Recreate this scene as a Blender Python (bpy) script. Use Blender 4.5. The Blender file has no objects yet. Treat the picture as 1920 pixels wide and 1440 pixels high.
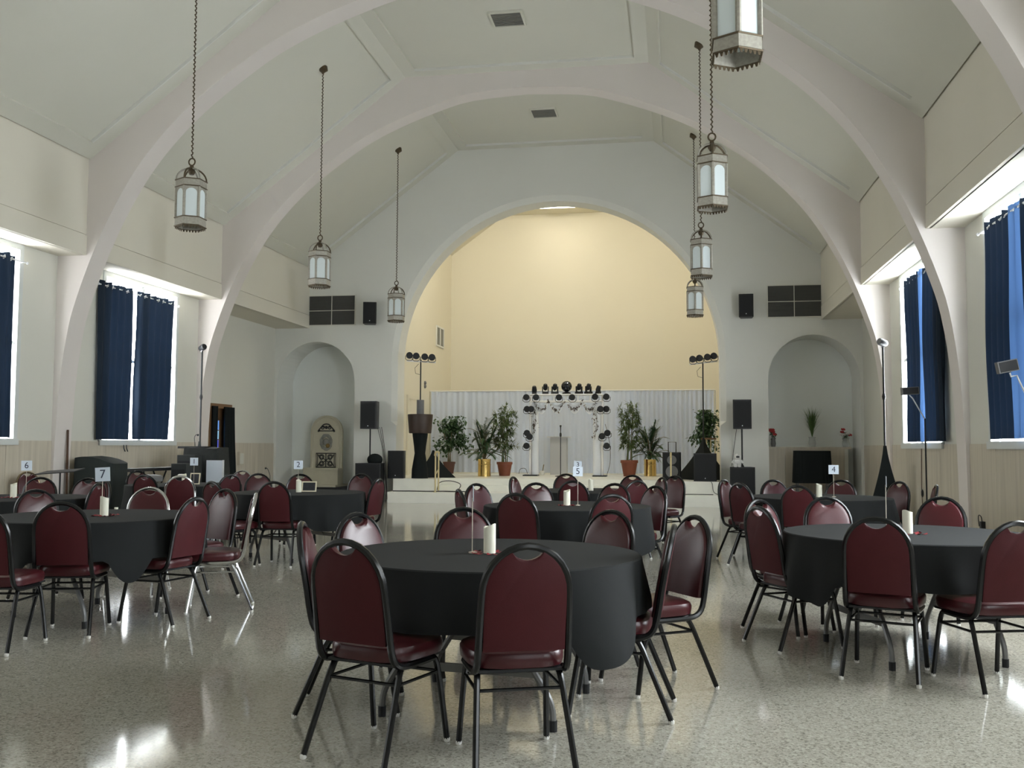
import bpy, math, random
from mathutils import Vector, Matrix
PI = math.pi
random.seed(7)
scene = bpy.context.scene
col = scene.collection

# ---------------------------------------------------------------- camera
F_PX, PITCH, YAW, ROLL = 1804.04, 0.065042, 0.166386, 0.0041667
CAM = Vector((2.762, 0.0, 1.30))
cy_, sy_, cp_, sp_ = math.cos(YAW), math.sin(YAW), math.cos(PITCH), math.sin(PITCH)
FWD = Vector((-sy_*cp_, cy_*cp_, sp_))
R0 = Vector((cy_, sy_, 0)); U0 = R0.cross(FWD)
RIGHT = math.cos(ROLL)*R0 + math.sin(ROLL)*U0
UP = -math.sin(ROLL)*R0 + math.cos(ROLL)*U0
cam_data = bpy.data.cameras.new('camera')
cam_data.sensor_width = 36.0
cam_data.lens = F_PX/1920*36
cam_data.clip_start = 0.05
cam_data.clip_end = 200
cam = bpy.data.objects.new('camera', cam_data)
cam.matrix_world = Matrix(((RIGHT.x, UP.x, -FWD.x, CAM.x), (RIGHT.y, UP.y, -FWD.y, CAM.y), (RIGHT.z, UP.z, -FWD.z, CAM.z), (0, 0, 0, 1)))
col.objects.link(cam)
scene.camera = cam

# ---------------------------------------------------------------- world, exposure
world = bpy.data.worlds.new('sky'); scene.world = world
world.use_nodes = True
wn = world.node_tree.nodes['Background']
wn.inputs[0].default_value = (0.62, 0.78, 1.0, 1); wn.inputs[1].default_value = 1.0
vs = scene.view_settings
vs.view_transform = 'Standard'; vs.look = 'None'; vs.gamma = 1.0; vs.use_curve_mapping = False
vs.exposure = 0.16
DAY = {0: 3.0, 1: 6.0, 2: 15.0, 3: 19.0, 4: 25.0}   # daylight on the panes, bay by bay (unseen rear bays set dimmer to balance the light)
DAY_SIDE = {-1: (0.25, 0.85), 1: (1.35, 1.10)}      # (rear bays, front bays)
STAGE_W = 1.0                                     # stage lamps
HOUSE_W = 0.0

# ---------------------------------------------------------------- pixel -> place
def ray(u, v): return RIGHT*((u-960)/F_PX) + UP*(-(v-720)/F_PX) + FWD
def onZ(u, v, z=0.0):
    d = ray(u, v); t = (z-CAM.z)/d.z; return CAM + d*t
def onY(u, v, y):
    d = ray(u, v); return CAM + d*((y-CAM.y)/d.y)
def onX(u, v, x):
    d = ray(u, v); return CAM + d*((x-CAM.x)/d.x)

# ---------------------------------------------------------------- materials
MATS = {}
def mat(name, c, rough=0.55, metal=0.0, var=0.0, scale=4.0, bump=0.0, bscale=None, emit=None, estr=0.0, trans=0.0, coat=0.0, alpha=1.0, transl=0.0, tcol=None, spec=0.5):
    if name in MATS: return MATS[name]
    m = bpy.data.materials.new(name); m.use_nodes = True
    nt = m.node_tree; b = nt.nodes['Principled BSDF']
    b.inputs['Base Color'].default_value = (*c, 1); b.inputs['Roughness'].default_value = rough
    b.inputs['Metallic'].default_value = metal
    b.inputs['Specular IOR Level'].default_value = spec
    b.inputs['Transmission Weight'].default_value = trans
    b.inputs['Coat Weight'].default_value = coat
    b.inputs['Alpha'].default_value = alpha
    if emit: b.inputs['Emission Color'].default_value = (*emit, 1); b.inputs['Emission Strength'].default_value = estr
    if var or bump:
        tc = nt.nodes.new('ShaderNodeTexCoord')
        nz = nt.nodes.new('ShaderNodeTexNoise'); nz.inputs['Scale'].default_value = scale; nz.inputs['Detail'].default_value = 4
        nt.links.new(tc.outputs['Object'], nz.inputs['Vector'])
        if var:
            mx = nt.nodes.new('ShaderNodeMix'); mx.data_type = 'RGBA'
            mx.inputs['A'].default_value = (*[max(0, k*(1-var)) for k in c], 1)
            mx.inputs['B'].default_value = (*[min(1, k*(1+var)) for k in c], 1)
            nt.links.new(nz.outputs['Fac'], mx.inputs['Factor']); nt.links.new(mx.outputs['Result'], b.inputs['Base Color'])
        if bump:
            n2 = nt.nodes.new('ShaderNodeTexNoise'); n2.inputs['Scale'].default_value = bscale or scale*8
            nt.links.new(tc.outputs['Object'], n2.inputs['Vector'])
            bp = nt.nodes.new('ShaderNodeBump'); bp.inputs['Strength'].default_value = bump; bp.inputs['Distance'].default_value = 0.01
            nt.links.new(n2.outputs['Fac'], bp.inputs['Height']); nt.links.new(bp.outputs['Normal'], b.inputs['Normal'])
    if transl:
        out = nt.nodes['Material Output']
        t = nt.nodes.new('ShaderNodeBsdfTranslucent'); t.inputs['Color'].default_value = (*(tcol or c), 1)
        ms = nt.nodes.new('ShaderNodeMixShader'); ms.inputs[0].default_value = transl
        nt.links.new(b.outputs[0], ms.inputs[1]); nt.links.new(t.outputs[0], ms.inputs[2]); nt.links.new(ms.outputs[0], out.inputs['Surface'])
    MATS[name] = m
    return m

def terrazzo(name, base, dark, light, rough, scale=75.0):
    m = bpy.data.materials.new(name); m.use_nodes = True
    nt = m.node_tree; b = nt.nodes['Principled BSDF']; L = nt.links
    tc = nt.nodes.new('ShaderNodeTexCoord')
    def vor(sc):
        v = nt.nodes.new('ShaderNodeTexVoronoi'); v.inputs['Scale'].default_value = sc
        L.new(tc.outputs['Object'], v.inputs['Vector']); return v
    v1, v2 = vor(scale), vor(scale*2.1)
    sep = nt.nodes.new('ShaderNodeSeparateColor'); L.new(v1.outputs['Color'], sep.inputs[0])
    r1 = nt.nodes.new('ShaderNodeValToRGB'); r1.color_ramp.interpolation = 'CONSTANT'
    e = r1.color_ramp.elements
    e[0].position = 0; e[0].color = (*dark, 1); e[1].position = 0.16; e[1].color = (*base, 1)
    for p, c in ((0.42, [k*0.86 for k in base]), (0.62, [k*1.12 for k in base]), (0.86, light)):
        q = e.new(p); q.color = (*c, 1)
    L.new(sep.outputs[0], r1.inputs[0])
    sep2 = nt.nodes.new('ShaderNodeSeparateColor'); L.new(v2.outputs['Color'], sep2.inputs[0])
    r2 = nt.nodes.new('ShaderNodeValToRGB'); r2.color_ramp.interpolation = 'CONSTANT'
    e = r2.color_ramp.elements
    e[0].position = 0; e[0].color = (*[k*0.45 for k in base], 1); e[1].position = 0.10; e[1].color = (*base, 1)
    q = e.new(0.8); q.color = (*[min(1, k*1.18) for k in base], 1)
    L.new(sep2.outputs[1], r2.inputs[0])
    mx = nt.nodes.new('ShaderNodeMix'); mx.data_type = 'RGBA'; mx.inputs['Factor'].default_value = 0.5
    L.new(r1.outputs[0], mx.inputs['A']); L.new(r2.outputs[0], mx.inputs['B'])
    nz = nt.nodes.new('ShaderNodeTexNoise'); nz.inputs['Scale'].default_value = 0.5; nz.inputs['Detail'].default_value = 5
    L.new(tc.outputs['Object'], nz.inputs['Vector'])
    hs = nt.nodes.new('ShaderNodeHueSaturation')
    mr = nt.nodes.new('ShaderNodeMapRange'); mr.inputs['From Min'].default_value = 0.3; mr.inputs['From Max'].default_value = 0.7
    mr.inputs['To Min'].default_value = 0.9; mr.inputs['To Max'].default_value = 1.1
    L.new(nz.outputs['Fac'], mr.inputs['Value']); L.new(mr.outputs['Result'], hs.inputs['Value'])
    L.new(mx.outputs['Result'], hs.inputs['Color']); L.new(hs.outputs['Color'], b.inputs['Base Color'])
    mr2 = nt.nodes.new('ShaderNodeMapRange'); mr2.inputs['From Min'].default_value = 0.3; mr2.inputs['From Max'].default_value = 0.7
    mr2.inputs['To Min'].default_value = rough*0.8; mr2.inputs['To Max'].default_value = rough*1.3
    L.new(nz.outputs['Fac'], mr2.inputs['Value']); L.new(mr2.outputs['Result'], b.inputs['Roughness'])
    b.inputs['Specular IOR Level'].default_value = 0.6
    MATS[name] = m
    return m

def panel_wood(name, c1, c2):
    m = bpy.data.materials.new(name); m.use_nodes = True
    nt = m.node_tree; b = nt.nodes['Principled BSDF']; L = nt.links
    tc = nt.nodes.new('ShaderNodeTexCoord'); mp = nt.nodes.new('ShaderNodeMapping'); mp.inputs['Scale'].default_value = (9, 9, 0.5)
    nz = nt.nodes.new('ShaderNodeTexNoise'); nz.inputs['Scale'].default_value = 1.6; nz.inputs['Detail'].default_value = 5
    L.new(tc.outputs['Object'], mp.inputs['Vector']); L.new(mp.outputs['Vector'], nz.inputs['Vector'])
    r = nt.nodes.new('ShaderNodeValToRGB'); r.color_ramp.elements[0].position = 0.35; r.color_ramp.elements[0].color = (*c1, 1)
    r.color_ramp.elements[1].position = 0.68; r.color_ramp.elements[1].color = (*c2, 1)
    L.new(nz.outputs['Fac'], r.inputs[0]); L.new(r.outputs[0], b.inputs['Base Color'])
    b.inputs['Roughness'].default_value = 0.5
    MATS[name] = m
    return m

M_FLOOR = terrazzo('terrazzo_floor', (0.42, 0.40, 0.34), (0.15, 0.14, 0.115), (0.60, 0.58, 0.50), 0.085, 95.0)
M_STEP = mat('step_stone', (0.90, 0.89, 0.80), 0.3, var=0.10, scale=3, bump=0.02)
M_WALL = mat('wall_paint', (0.70, 0.69, 0.62), 0.75, var=0.03, scale=1.2, bump=0.06, bscale=60)
M_BACK = mat('back_wall_paint', (0.76, 0.76, 0.71), 0.75, var=0.03, scale=1.0, bump=0.06, bscale=60)
M_NICHE_LIT = mat('niche_back_painted_light', (0.90, 0.93, 0.90), 0.75, bump=0.05, bscale=60)  # paler than the wall: window light on the niche backs put into colour
M_CEIL = mat('ceiling_paint', (0.68, 0.67, 0.59), 0.8, var=0.03, scale=0.8, bump=0.05, bscale=60)
M_RIB = mat('rib_paint', (0.77, 0.715, 0.68), 0.7, var=0.03, scale=1.0, bump=0.05, bscale=60)
M_KNEE = mat('knee_wall_paint', (0.74, 0.70, 0.60), 0.75, var=0.04, scale=1.0, bump=0.05, bscale=60)
M_STAGE = mat('stage_wall_paint', (0.74, 0.69, 0.55), 0.75, var=0.03, scale=0.6, bump=0.04, bscale=60)
M_WAINS = panel_wood('wainscot_plywood', (0.54, 0.485, 0.395), (0.64, 0.58, 0.475))
M_WHITE = mat('white_paint', (0.74, 0.74, 0.70), 0.45)
M_MAROON = mat('maroon_vinyl', (0.056, 0.009, 0.012), 0.30, var=0.12, scale=9, bump=0.05, bscale=160, spec=0.45)
M_MAROON_B = mat('maroon_cloth_back', (0.058, 0.008, 0.011), 0.6, var=0.12, scale=14, bump=0.10, bscale=300, spec=0.25)
M_BLACKTUBE = mat('black_enamel_tube', (0.006, 0.0065, 0.007), 0.25, spec=0.4)
M_CHROME = mat('chrome_tube', (0.62, 0.63, 0.64), 0.14, metal=1.0)
M_BRONZE = mat('bronze_tube', (0.20, 0.15, 0.09), 0.35, metal=0.8)
M_GLIDE = mat('nylon_glide', (0.75, 0.74, 0.70), 0.4)
M_CLOTH = mat('black_tablecloth', (0.010, 0.0115, 0.012), 0.85, var=0.2, scale=5, bump=0.10, bscale=350, spec=0.3)
M_GREYMETAL = mat('grey_steel_tube', (0.20, 0.20, 0.20), 0.4, metal=0.6)
M_TABLETOP = mat('table_laminate', (0.32, 0.26, 0.20), 0.5)
M_WAX = mat('ivory_wax', (0.80, 0.79, 0.66), 0.5, var=0.03)
M_CARD = mat('white_card', (0.72, 0.80, 0.90), 0.6)
M_INK = mat('dark_blue_ink', (0.03, 0.04, 0.075), 0.6)
M_STICK = mat('wooden_stick', (0.55, 0.50, 0.42), 0.6)
M_PETAL = mat('red_petal', (0.25, 0.012, 0.02), 0.6, var=0.2, scale=30)
M_BLACK = mat('black_plastic', (0.014, 0.015, 0.017), 0.45, spec=0.4)
M_GRILL = mat('black_speaker_cloth', (0.010, 0.011, 0.013), 0.75, bump=0.1, bscale=300)
M_SPANDEX = mat('black_spandex', (0.010, 0.013, 0.013), 0.8, spec=0.2)
M_NAVY = mat('navy_curtain', (0.017, 0.027, 0.043), 0.8, var=0.15, scale=3, spec=0.2, transl=0.025, tcol=(0.01, 0.025, 0.06))
M_SUNLIT_EDGE = mat('painted_sunlit_curtain_edge', (0.05, 0.10, 0.22), 0.8, transl=0.09, tcol=(0.06, 0.13, 0.28))  # sun shining through the cloth put into a brighter blue
M_BRASSOLD = mat('antique_brass', (0.10, 0.075, 0.045), 0.5, metal=0.6)
M_PEWTER = mat('pewter_lattice', (0.36, 0.34, 0.29), 0.5, metal=0.25, var=0.35, scale=45)
M_OPAL = mat('opal_glass', (0.70, 0.77, 0.78), 0.3)
M_FRAMEW = mat('window_frame_paint', (0.66, 0.68, 0.66), 0.5)
M_DRAPE = mat('white_drape', (0.64, 0.73, 0.90), 0.8, transl=0.25, tcol=(0.8, 0.8, 0.85))
M_TRUSS = mat('white_truss', (0.97, 0.97, 0.97), 0.35)
M_SLEEVE = mat('white_stretch_cloth', (0.92, 0.95, 1.0), 0.7)
M_DESK = mat('dark_grey_desk', (0.03, 0.03, 0.032), 0.6)
M_TERRA = mat('terracotta', (0.24, 0.07, 0.035), 0.6, var=0.1)
M_BROWNPOT = mat('brown_pot', (0.11, 0.045, 0.03), 0.6)
M_BRASS = mat('polished_brass', (0.75, 0.53, 0.20), 0.22, metal=1.0)
M_LEAF = mat('leaf_green', (0.035, 0.085, 0.03), 0.5, var=0.35, scale=6)
M_LEAF2 = mat('bamboo_leaf', (0.11, 0.16, 0.05), 0.5, var=0.4, scale=5)
M_STEM = mat('plant_stem', (0.20, 0.16, 0.09), 0.7)
M_STONE = mat('cast_stone', (0.60, 0.565, 0.44), 0.75, var=0.08, scale=6, bump=0.1, bscale=50)
M_IRON = mat('wrought_iron', (0.012, 0.013, 0.014), 0.5)
M_GOLDRAIL = mat('cream_gold_rail', (0.66, 0.55, 0.30), 0.4, metal=0.2)
M_WOODDK = mat('dark_wood', (0.085, 0.04, 0.02), 0.5, var=0.3, scale=5)
M_WOODMD = mat('door_wood', (0.22, 0.12, 0.055), 0.5, var=0.25, scale=4)
M_GREY = mat('grey_plastic', (0.16, 0.16, 0.16), 0.5)
M_VENT = mat('vent_grey', (0.20, 0.20, 0.18), 0.6)
M_GRILLE = mat('dark_grille', (0.075, 0.075, 0.07), 0.6, bump=0.2, bscale=70)
M_LENS = mat('lamp_lens', (0.11, 0.12, 0.11), 0.25, spec=0.7)
M_REDFL = mat('red_flower', (0.45, 0.03, 0.03), 0.6)
M_WHITEFL = mat('white_flower', (0.75, 0.72, 0.68), 0.6)
M_GLASSV = mat('vase_glass', (0.75, 0.78, 0.76), 0.1, trans=0.6)
M_SILVER = mat('silver_paint', (0.75, 0.77, 0.80), 0.3, metal=0.5)
M_BOARD = mat('whiteboard', (0.62, 0.68, 0.76), 0.35)
M_BROWNPLASTIC = mat('brown_drum', (0.045, 0.026, 0.018), 0.5, var=0.35, scale=5)
M_SCROLL = mat('grey_carving', (0.30, 0.30, 0.27), 0.8, var=0.3, scale=20)
M_CABLE = mat('black_cable', (0.012, 0.012, 0.012), 0.6)
M_PICT = mat('picture_print', (0.02, 0.022, 0.03), 0.3, var=0.8, scale=30)
M_GOLDFR = mat('pale_gold_frame', (0.72, 0.66, 0.50), 0.4, metal=0.2)
M_MIRROR = mat('dark_mirror_tiles', (0.05, 0.055, 0.06), 0.15, metal=0.8)

# ---------------------------------------------------------------- mesh helpers
class MB:
    def __init__(s): s.v = []; s.f = []; s.mi = []; s.cur = 0
    def add(s, vs, fs):
        o = len(s.v); s.v += [tuple(p) for p in vs]
        for f in fs: s.f.append([o+i for i in f]); s.mi.append(s.cur)
        return s
    def box(s, x0, x1, y0, y1, z0, z1):
        v = [(x0,y0,z0),(x1,y0,z0),(x1,y1,z0),(x0,y1,z0),(x0,y0,z1),(x1,y0,z1),(x1,y1,z1),(x0,y1,z1)]
        return s.add(v, [(0,3,2,1),(4,5,6,7),(0,1,5,4),(1,2,6,5),(2,3,7,6),(3,0,4,7)])
    def obox(s, c, ax, ay, az):                       # oriented box, half vectors
        c, ax, ay, az = Vector(c), Vector(ax), Vector(ay), Vector(az)
        v = [c+ax*i+ay*j+az*k for k in (-1, 1) for (i, j) in ((-1,-1),(1,-1),(1,1),(-1,1))]
        return s.add(v, [(0,3,2,1),(4,5,6,7),(0,1,5,4),(1,2,6,5),(2,3,7,6),(3,0,4,7)])
    def tube(s, pts, r, n=8, closed=False, cap=True, flat=1.0):
        P = [Vector(p) for p in pts]; N = len(P)
        rs = r if isinstance(r, (list, tuple)) else [r]*N
        T = []
        for i in range(N):
            a = P[(i-1) % N] if closed or i > 0 else P[0]
            b = P[(i+1) % N] if closed or i < N-1 else P[-1]
            t = (b-a); T.append(t.normalized() if t.length > 1e-9 else Vector((0,0,1)))
        ref = Vector((0,0,1)) if abs(T[0].z) < 0.9 else Vector((1,0,0))
        u = (ref - T[0]*ref.dot(T[0])).normalized()
        vs, fs = [], []
        for i in range(N):
            u = (u - T[i]*u.dot(T[i]))
            u = u.normalized() if u.length > 1e-6 else T[i].orthogonal().normalized()
            w = T[i].cross(u)
            for k in range(n):
                a = 2*PI*k/n
                vs.append(P[i] + (u*math.cos(a)*flat + w*math.sin(a))*rs[i])
        M = N if closed else N-1
        for i in range(M):
            j = (i+1) % N
            for k in range(n):
                k2 = (k+1) % n
                fs.append((i*n+k, i*n+k2, j*n+k2, j*n+k))
        if cap and not closed:
            fs.append(tuple(range(n-1, -1, -1))); fs.append(tuple((N-1)*n+k for k in range(n)))
        return s.add(vs, fs)
    def lathe(s, prof, n=20, c=(0,0,0), ax=None, cap=True):   # prof [(r,z)]
        c = Vector(c); vs, fs = [], []
        for r, z in prof:
            for k in range(n):
                a = 2*PI*k/n; vs.append(Vector((r*math.cos(a), r*math.sin(a), z)))
        if ax is not None:
            q = Vector((0,0,1)).rotation_difference(Vector(ax).normalized()); vs = [q @ p for p in vs]
        vs = [c+p for p in vs]
        for i in range(len(prof)-1):
            for k in range(n):
                k2 = (k+1) % n; fs.append((i*n+k, i*n+k2, (i+1)*n+k2, (i+1)*n+k))
        if cap:
            fs.append(tuple(range(n-1, -1, -1))); fs.append(tuple((len(prof)-1)*n+k for k in range(n)))
        return s.add(vs, fs)
    def grid(s, fn, nu, nv, wrap=False):
        vs = [fn(i/nu, j/nv) for j in range(nv+1) for i in range(nu+1)]
        fs = [(j*(nu+1)+i, j*(nu+1)+i+1, (j+1)*(nu+1)+i+1, (j+1)*(nu+1)+i) for j in range(nv) for i in range(nu)]
        return s.add(vs, fs)
    def prism(s, poly, ext):                          # poly of 3d pts, extrude vector
        e = Vector(ext); P = [Vector(p) for p in poly]; n = len(P)
        return s.add(P+[p+e for p in P], [tuple(range(n-1, -1, -1)), tuple(range(n, 2*n))] + [(i, (i+1) % n, n+(i+1) % n, n+i) for i in range(n)])
    def ball(s, c, r, n=12, m=8, sc=(1,1,1)):
        prof = []; c = Vector(c); vs, fs = [], []
        for j in range(m+1):
            t = PI*j/m
            for k in range(n):
                a = 2*PI*k/n; vs.append(c+Vector((r*sc[0]*math.sin(t)*math.cos(a), r*sc[1]*math.sin(t)*math.sin(a), -r*sc[2]*math.cos(t))))
        for j in range(m):
            for k in range(n): fs.append((j*n+k, j*n+(k+1) % n, (j+1)*n+(k+1) % n, (j+1)*n+k))
        return s.add(vs, fs)
    def mesh(s, name, mats, smooth=True):
        me = bpy.data.meshes.new(name); me.from_pydata(s.v, [], s.f)
        if not isinstance(mats, (list, tuple)): mats = [mats]
        for m in mats: me.materials.append(m)
        if len(mats) > 1: me.polygons.foreach_set('material_index', s.mi)
        if smooth:
            me.polygons.foreach_set('use_smooth', [True]*len(me.polygons)); me.set_sharp_from_angle(angle=0.6)
        me.validate(); me.update()
        return me
    def build(s, name, mats, parent=None, smooth=True):
        o = bpy.data.objects.new(name, s.mesh(name, mats, smooth)); col.objects.link(o)
        if parent: o.parent = parent
        return o

def tag(o, label=None, cat=None, group=None, kind=None):
    if label: o['label'] = label
    if cat: o['category'] = cat
    if group: o['group'] = group
    if kind: o['kind'] = kind
    return o
def thing(name, label, cat, loc=(0,0,0), rz=0.0, group=None):
    o = bpy.data.objects.new(name, None); o.empty_display_size = 0.1; col.objects.link(o)
    o.location = loc; o.rotation_euler = (0, 0, rz)
    return tag(o, label, cat, group)
def struct(o, label): return tag(o, label, kind='structure')
def copy_tree(o, parent=None):
    c = o.copy(); col.objects.link(c)
    if parent: c.parent = parent
    for ch in list(o.children): copy_tree(ch, c)
    return c
def catmull(pts, n=6, closed=False):
    P = [Vector(p) for p in pts]; out = []; N = len(P)
    for i in range(N if closed else N-1):
        p0 = P[(i-1) % N] if closed or i > 0 else P[0]; p1 = P[i]; p2 = P[(i+1) % N]
        p3 = P[(i+2) % N] if closed or i < N-2 else P[-1]
        for k in range(n):
            t = k/n
            out.append(0.5*((2*p1)+(p2-p0)*t+(2*p0-5*p1+4*p2-p3)*t*t+(3*p1-p0-3*p2+p3)*t**3))
    if not closed: out.append(P[-1])
    return out
def text_mesh(txt, size, mtl, depth=0.0006):
    cu = bpy.data.curves.new('numeral', 'FONT'); cu.body = txt; cu.size = size; cu.extrude = depth
    cu.align_x = 'CENTER'; cu.align_y = 'CENTER'
    o = bpy.data.objects.new('numeral_tmp', cu); col.objects.link(o)
    me = bpy.data.meshes.new_from_object(o); bpy.data.objects.remove(o); bpy.data.curves.remove(cu)
    me.materials.clear(); me.materials.append(mtl)
    return me
# ================================================================ THE HALL
XS, XW, XW3 = 6.07, 6.54, 6.94          # knee wall face, outer wall face, outer wall face of the bay next to the stage
ZS, ZC, ZT, XT = 4.19, 5.71, 8.51, 2.36  # soffit, crease, flat ceiling height and half width
YB = 22.39                               # wall with the stage arch
RIBS = [-4.59, -0.13, 4.33, 8.79, 13.25, 17.71]   # near face of each rib
RT = 0.40
Y_END = -6.0
BAYS = [(RIBS[i]+RT, RIBS[i+1]) for i in range(5)] + [(RIBS[5]+RT, YB)]
WZ0, WZ1 = 1.31, 4.19

mb = MB(); mb.box(-7.4, 7.4, Y_END-0.3, 23.6, -0.2, 0.0)
struct(mb.build('floor', M_FLOOR, smooth=False), 'polished speckled terrazzo floor of the hall')

# ceiling: slab following the profile, with a raised border round every panel
prof = [(-XS, ZC), (-XT, ZT), (XT, ZT), (XS, ZC)]
mb = MB()
for (a, b) in zip(prof[:-1], prof[1:]):
    n = Vector((-(b[1]-a[1]), b[0]-a[0])).normalized()*0.15
    mb.prism([(a[0], Y_END, a[1]), (b[0], Y_END, b[1]), (b[0]+n.x, Y_END, b[1]+n.y), (a[0]+n.x, Y_END, a[1]+n.y)], (0, YB+0.1-Y_END, 0))
ceiling = struct(mb.build('ceiling', M_CEIL, smooth=False), 'faceted plaster ceiling with bordered panels')
BW, BT = 0.27, 0.045
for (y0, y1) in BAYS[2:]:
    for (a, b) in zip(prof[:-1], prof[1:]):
        A, B = Vector((a[0], 0, a[1])), Vector((b[0], 0, b[1])); d = (B-A).normalized(); n = Vector((d.z, 0, -d.x))
        if n.z > 0: n = -n
        L = (B-A).length
        def strip(u0, u1, v0, v1):
            m = MB(); c = A + d*((u0+u1)/2) + Vector((0, (v0+v1)/2, 0)) + n*(BT/2-0.002)
            m.obox(c, d*((u1-u0)/2), Vector((0, (v1-v0)/2, 0)), n*(BT/2+0.002))
            m.build('panel_border', M_CEIL, ceiling, smooth=False)
        strip(0, L, y0-0.02, y0+BW); strip(0, L, y1-BW, y1+0.02)
        strip(0, BW, y0+BW, y1-BW); strip(L-BW, L, y0+BW, y1-BW)
        m = MB(); m.obox(A+d*(L/2)+Vector((0, y1-BW-0.008, 0))+n*0.022, d*(L/2-BW), Vector((0, 0.009, 0)), n*0.024)  # added white strip: the lit far panel edge put into colour
        m.build('painted_lit_edge', M_WHITE, ceiling, smooth=False)

# outer walls with window openings, soffits and knee walls
def win_span(k):
    y0, y1 = BAYS[k]; c = (y0+y1)/2
    return c-1.235, c+1.235
def side_wall(s, name):
    mb = MB()
    def bx(x0, x1, y0, y1, z0, z1): mb.box(min(s*x0, s*x1), max(s*x0, s*x1), y0, y1, z0, z1)
    for k, (y0, y1) in enumerate(BAYS[:5]):
        a, b = win_span(k); t = XW+0.28
        bx(XW, t, y0-RT, a, 0, ZS+0.3); bx(XW, t, b, y1+RT*0.5, 0, ZS+0.3)
        bx(XW, t, a, b, 0, WZ0); bx(XW, t, a, b, WZ1, ZS+0.3)
    bx(XW, XW+0.28, Y_END, RIBS[0]+RT, 0, ZS+0.3)
    y0, y1 = BAYS[5]
    if s < 0:
        bx(XW3, XW3+0.2, y0-0.3, 19.03, 0, ZS+0.3); bx(XW3, XW3+0.2, 20.05, y1+0.7, 0, ZS+0.3); bx(XW3, XW3+0.2, 19.03, 20.05, 2.20, ZS+0.3)
    else: bx(XW3, XW3+0.2, y0-0.3, y1+0.7, 0, ZS+0.3)
    bx(XW, XW3+0.1, RIBS[5]+0.1, RIBS[5]+RT-0.01, 0, ZS+0.3)
    w = mb.build(name, M_WALL, smooth=False)
    # plywood wainscot, one sheet at a time
    for k, (y0, y1) in enumerate(BAYS):
        if k < 2: continue
        xw = XW if k < 5 else XW3
        n = 4 if k < 5 else 4
        for i in range(n):
            p0 = y0+(y1-y0)*i/n+0.003; p1 = y0+(y1-y0)*(i+1)/n-0.003
            if s < 0 and k == 5:
                segs = [(p0, min(p1, 18.99))] if p0 < 18.99 else []
                if p1 > 20.12: segs.append((max(p0, 20.12), p1))
            else: segs = [(p0, p1)]
            for (q0, q1) in segs:
                if q1-q0 < 0.05: continue
                m = MB(); x0, x1 = sorted((s*(xw-0.012), s*(xw+0.01))); m.box(x0, x1, q0, q1, 0.10, 1.36)
                m.build('wainscot_panel', M_WAINS, w, smooth=False)
        m = MB(); x0, x1 = sorted((s*(xw-0.018), s*(xw+0.01)))
        m.box(x0, x1, y0, y1 if not (s < 0 and k == 5) else 18.99, 0, 0.10)
        m.build('baseboard', M_WAINS, w, smooth=False)
    return w
wl = struct(side_wall(-1, 'wall_left'), 'pale outer wall on the fountain side with plywood wainscot')
wr = struct(side_wall(1, 'wall_right'), 'pale outer wall on the flower shelf side with plywood wainscot')
for s, nm in ((-1, 'left'), (1, 'right')):
    mb = MB()
    def bx(x0, x1, y0, y1, z0, z1): mb.box(min(s*x0, s*x1), max(s*x0, s*x1), y0, y1, z0, z1)
    bx(XS, XS+0.12, Y_END, YB+0.05, ZS+0.32, ZC+0.05)                      # knee wall
    bx(XS+0.02, XS+0.12, Y_END, YB+0.05, ZS+0.02, ZS+0.33)
    o = struct(mb.build('wall_knee_'+nm, M_KNEE, smooth=False), 'knee wall above the %s windows' % ('fountain-side' if s < 0 else 'flower-shelf-side'))
    for (y0, y1) in BAYS[2:]:
        m = MB(); x0, x1 = sorted((s*(XS-0.012), s*(XS+0.05))); m.box(x0, x1, y0, y1, ZS, ZS+0.30); m.build('fascia_board', M_KNEE, o, smooth=False)
    mb = MB(); bx(XS+0.03, 7.14, Y_END, YB+0.05, ZS, ZS+0.10)
    struct(mb.build('trim_soffit_'+nm, M_KNEE, smooth=False), 'flat soffit under the knee wall')

# ribs
half = [(0, 8.14), (1.08, 8.07), (1.75, 7.90), (2.52, 7.62), (3.16, 7.32), (3.62, 7.03), (4.1, 6.69), (4.49, 6.37), (4.80, 6.07), (5.1, 5.73), (5.36, 5.37), (5.6, 4.96), (5.78, 4.61), (6.0, 4.10), (6.2, 3.54), (6.32, 3.10), (6.42, 2.40), (6.47, 1.60), (6.49, 1.0), (6.50, 0.0)]
hp = catmull([(x, 0, z) for x, z in half], 3)
inner = [(-p.x, p.z) for p in reversed(hp)] + [(p.x, p.z) for p in hp[1:]]
def outer_pt(x, z):
    s = 1 if x >= 0 else -1; x = abs(x)
    if z <= 2.6: return (s*6.80, z)
    o = (0.0, 2.6); d = (x-o[0], z-o[1])
    poly = [(6.80, 2.6), (6.80, 5.50), (2.45, 8.62), (0.0, 8.62)]
    best = None
    for (a, b) in zip(poly[:-1], poly[1:]):
        ex, ez = b[0]-a[0], b[1]-a[1]; det = d[0]*(-ez)+ex*d[1]
        if abs(det) < 1e-9: continue
        t = ((a[0]-o[0])*(-ez)+ex*(a[1]-o[1]))/det; u = (d[0]*(a[1]-o[1])-d[1]*(a[0]-o[0]))/det
        if t > 0 and -1e-6 <= u <= 1+1e-6: best = t if best is None else max(best, t)
    t = best or 1.05
    return (s*(o[0]+d[0]*t), o[1]+d[1]*t)
outer = [outer_pt(*p) for p in inner]
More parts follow.
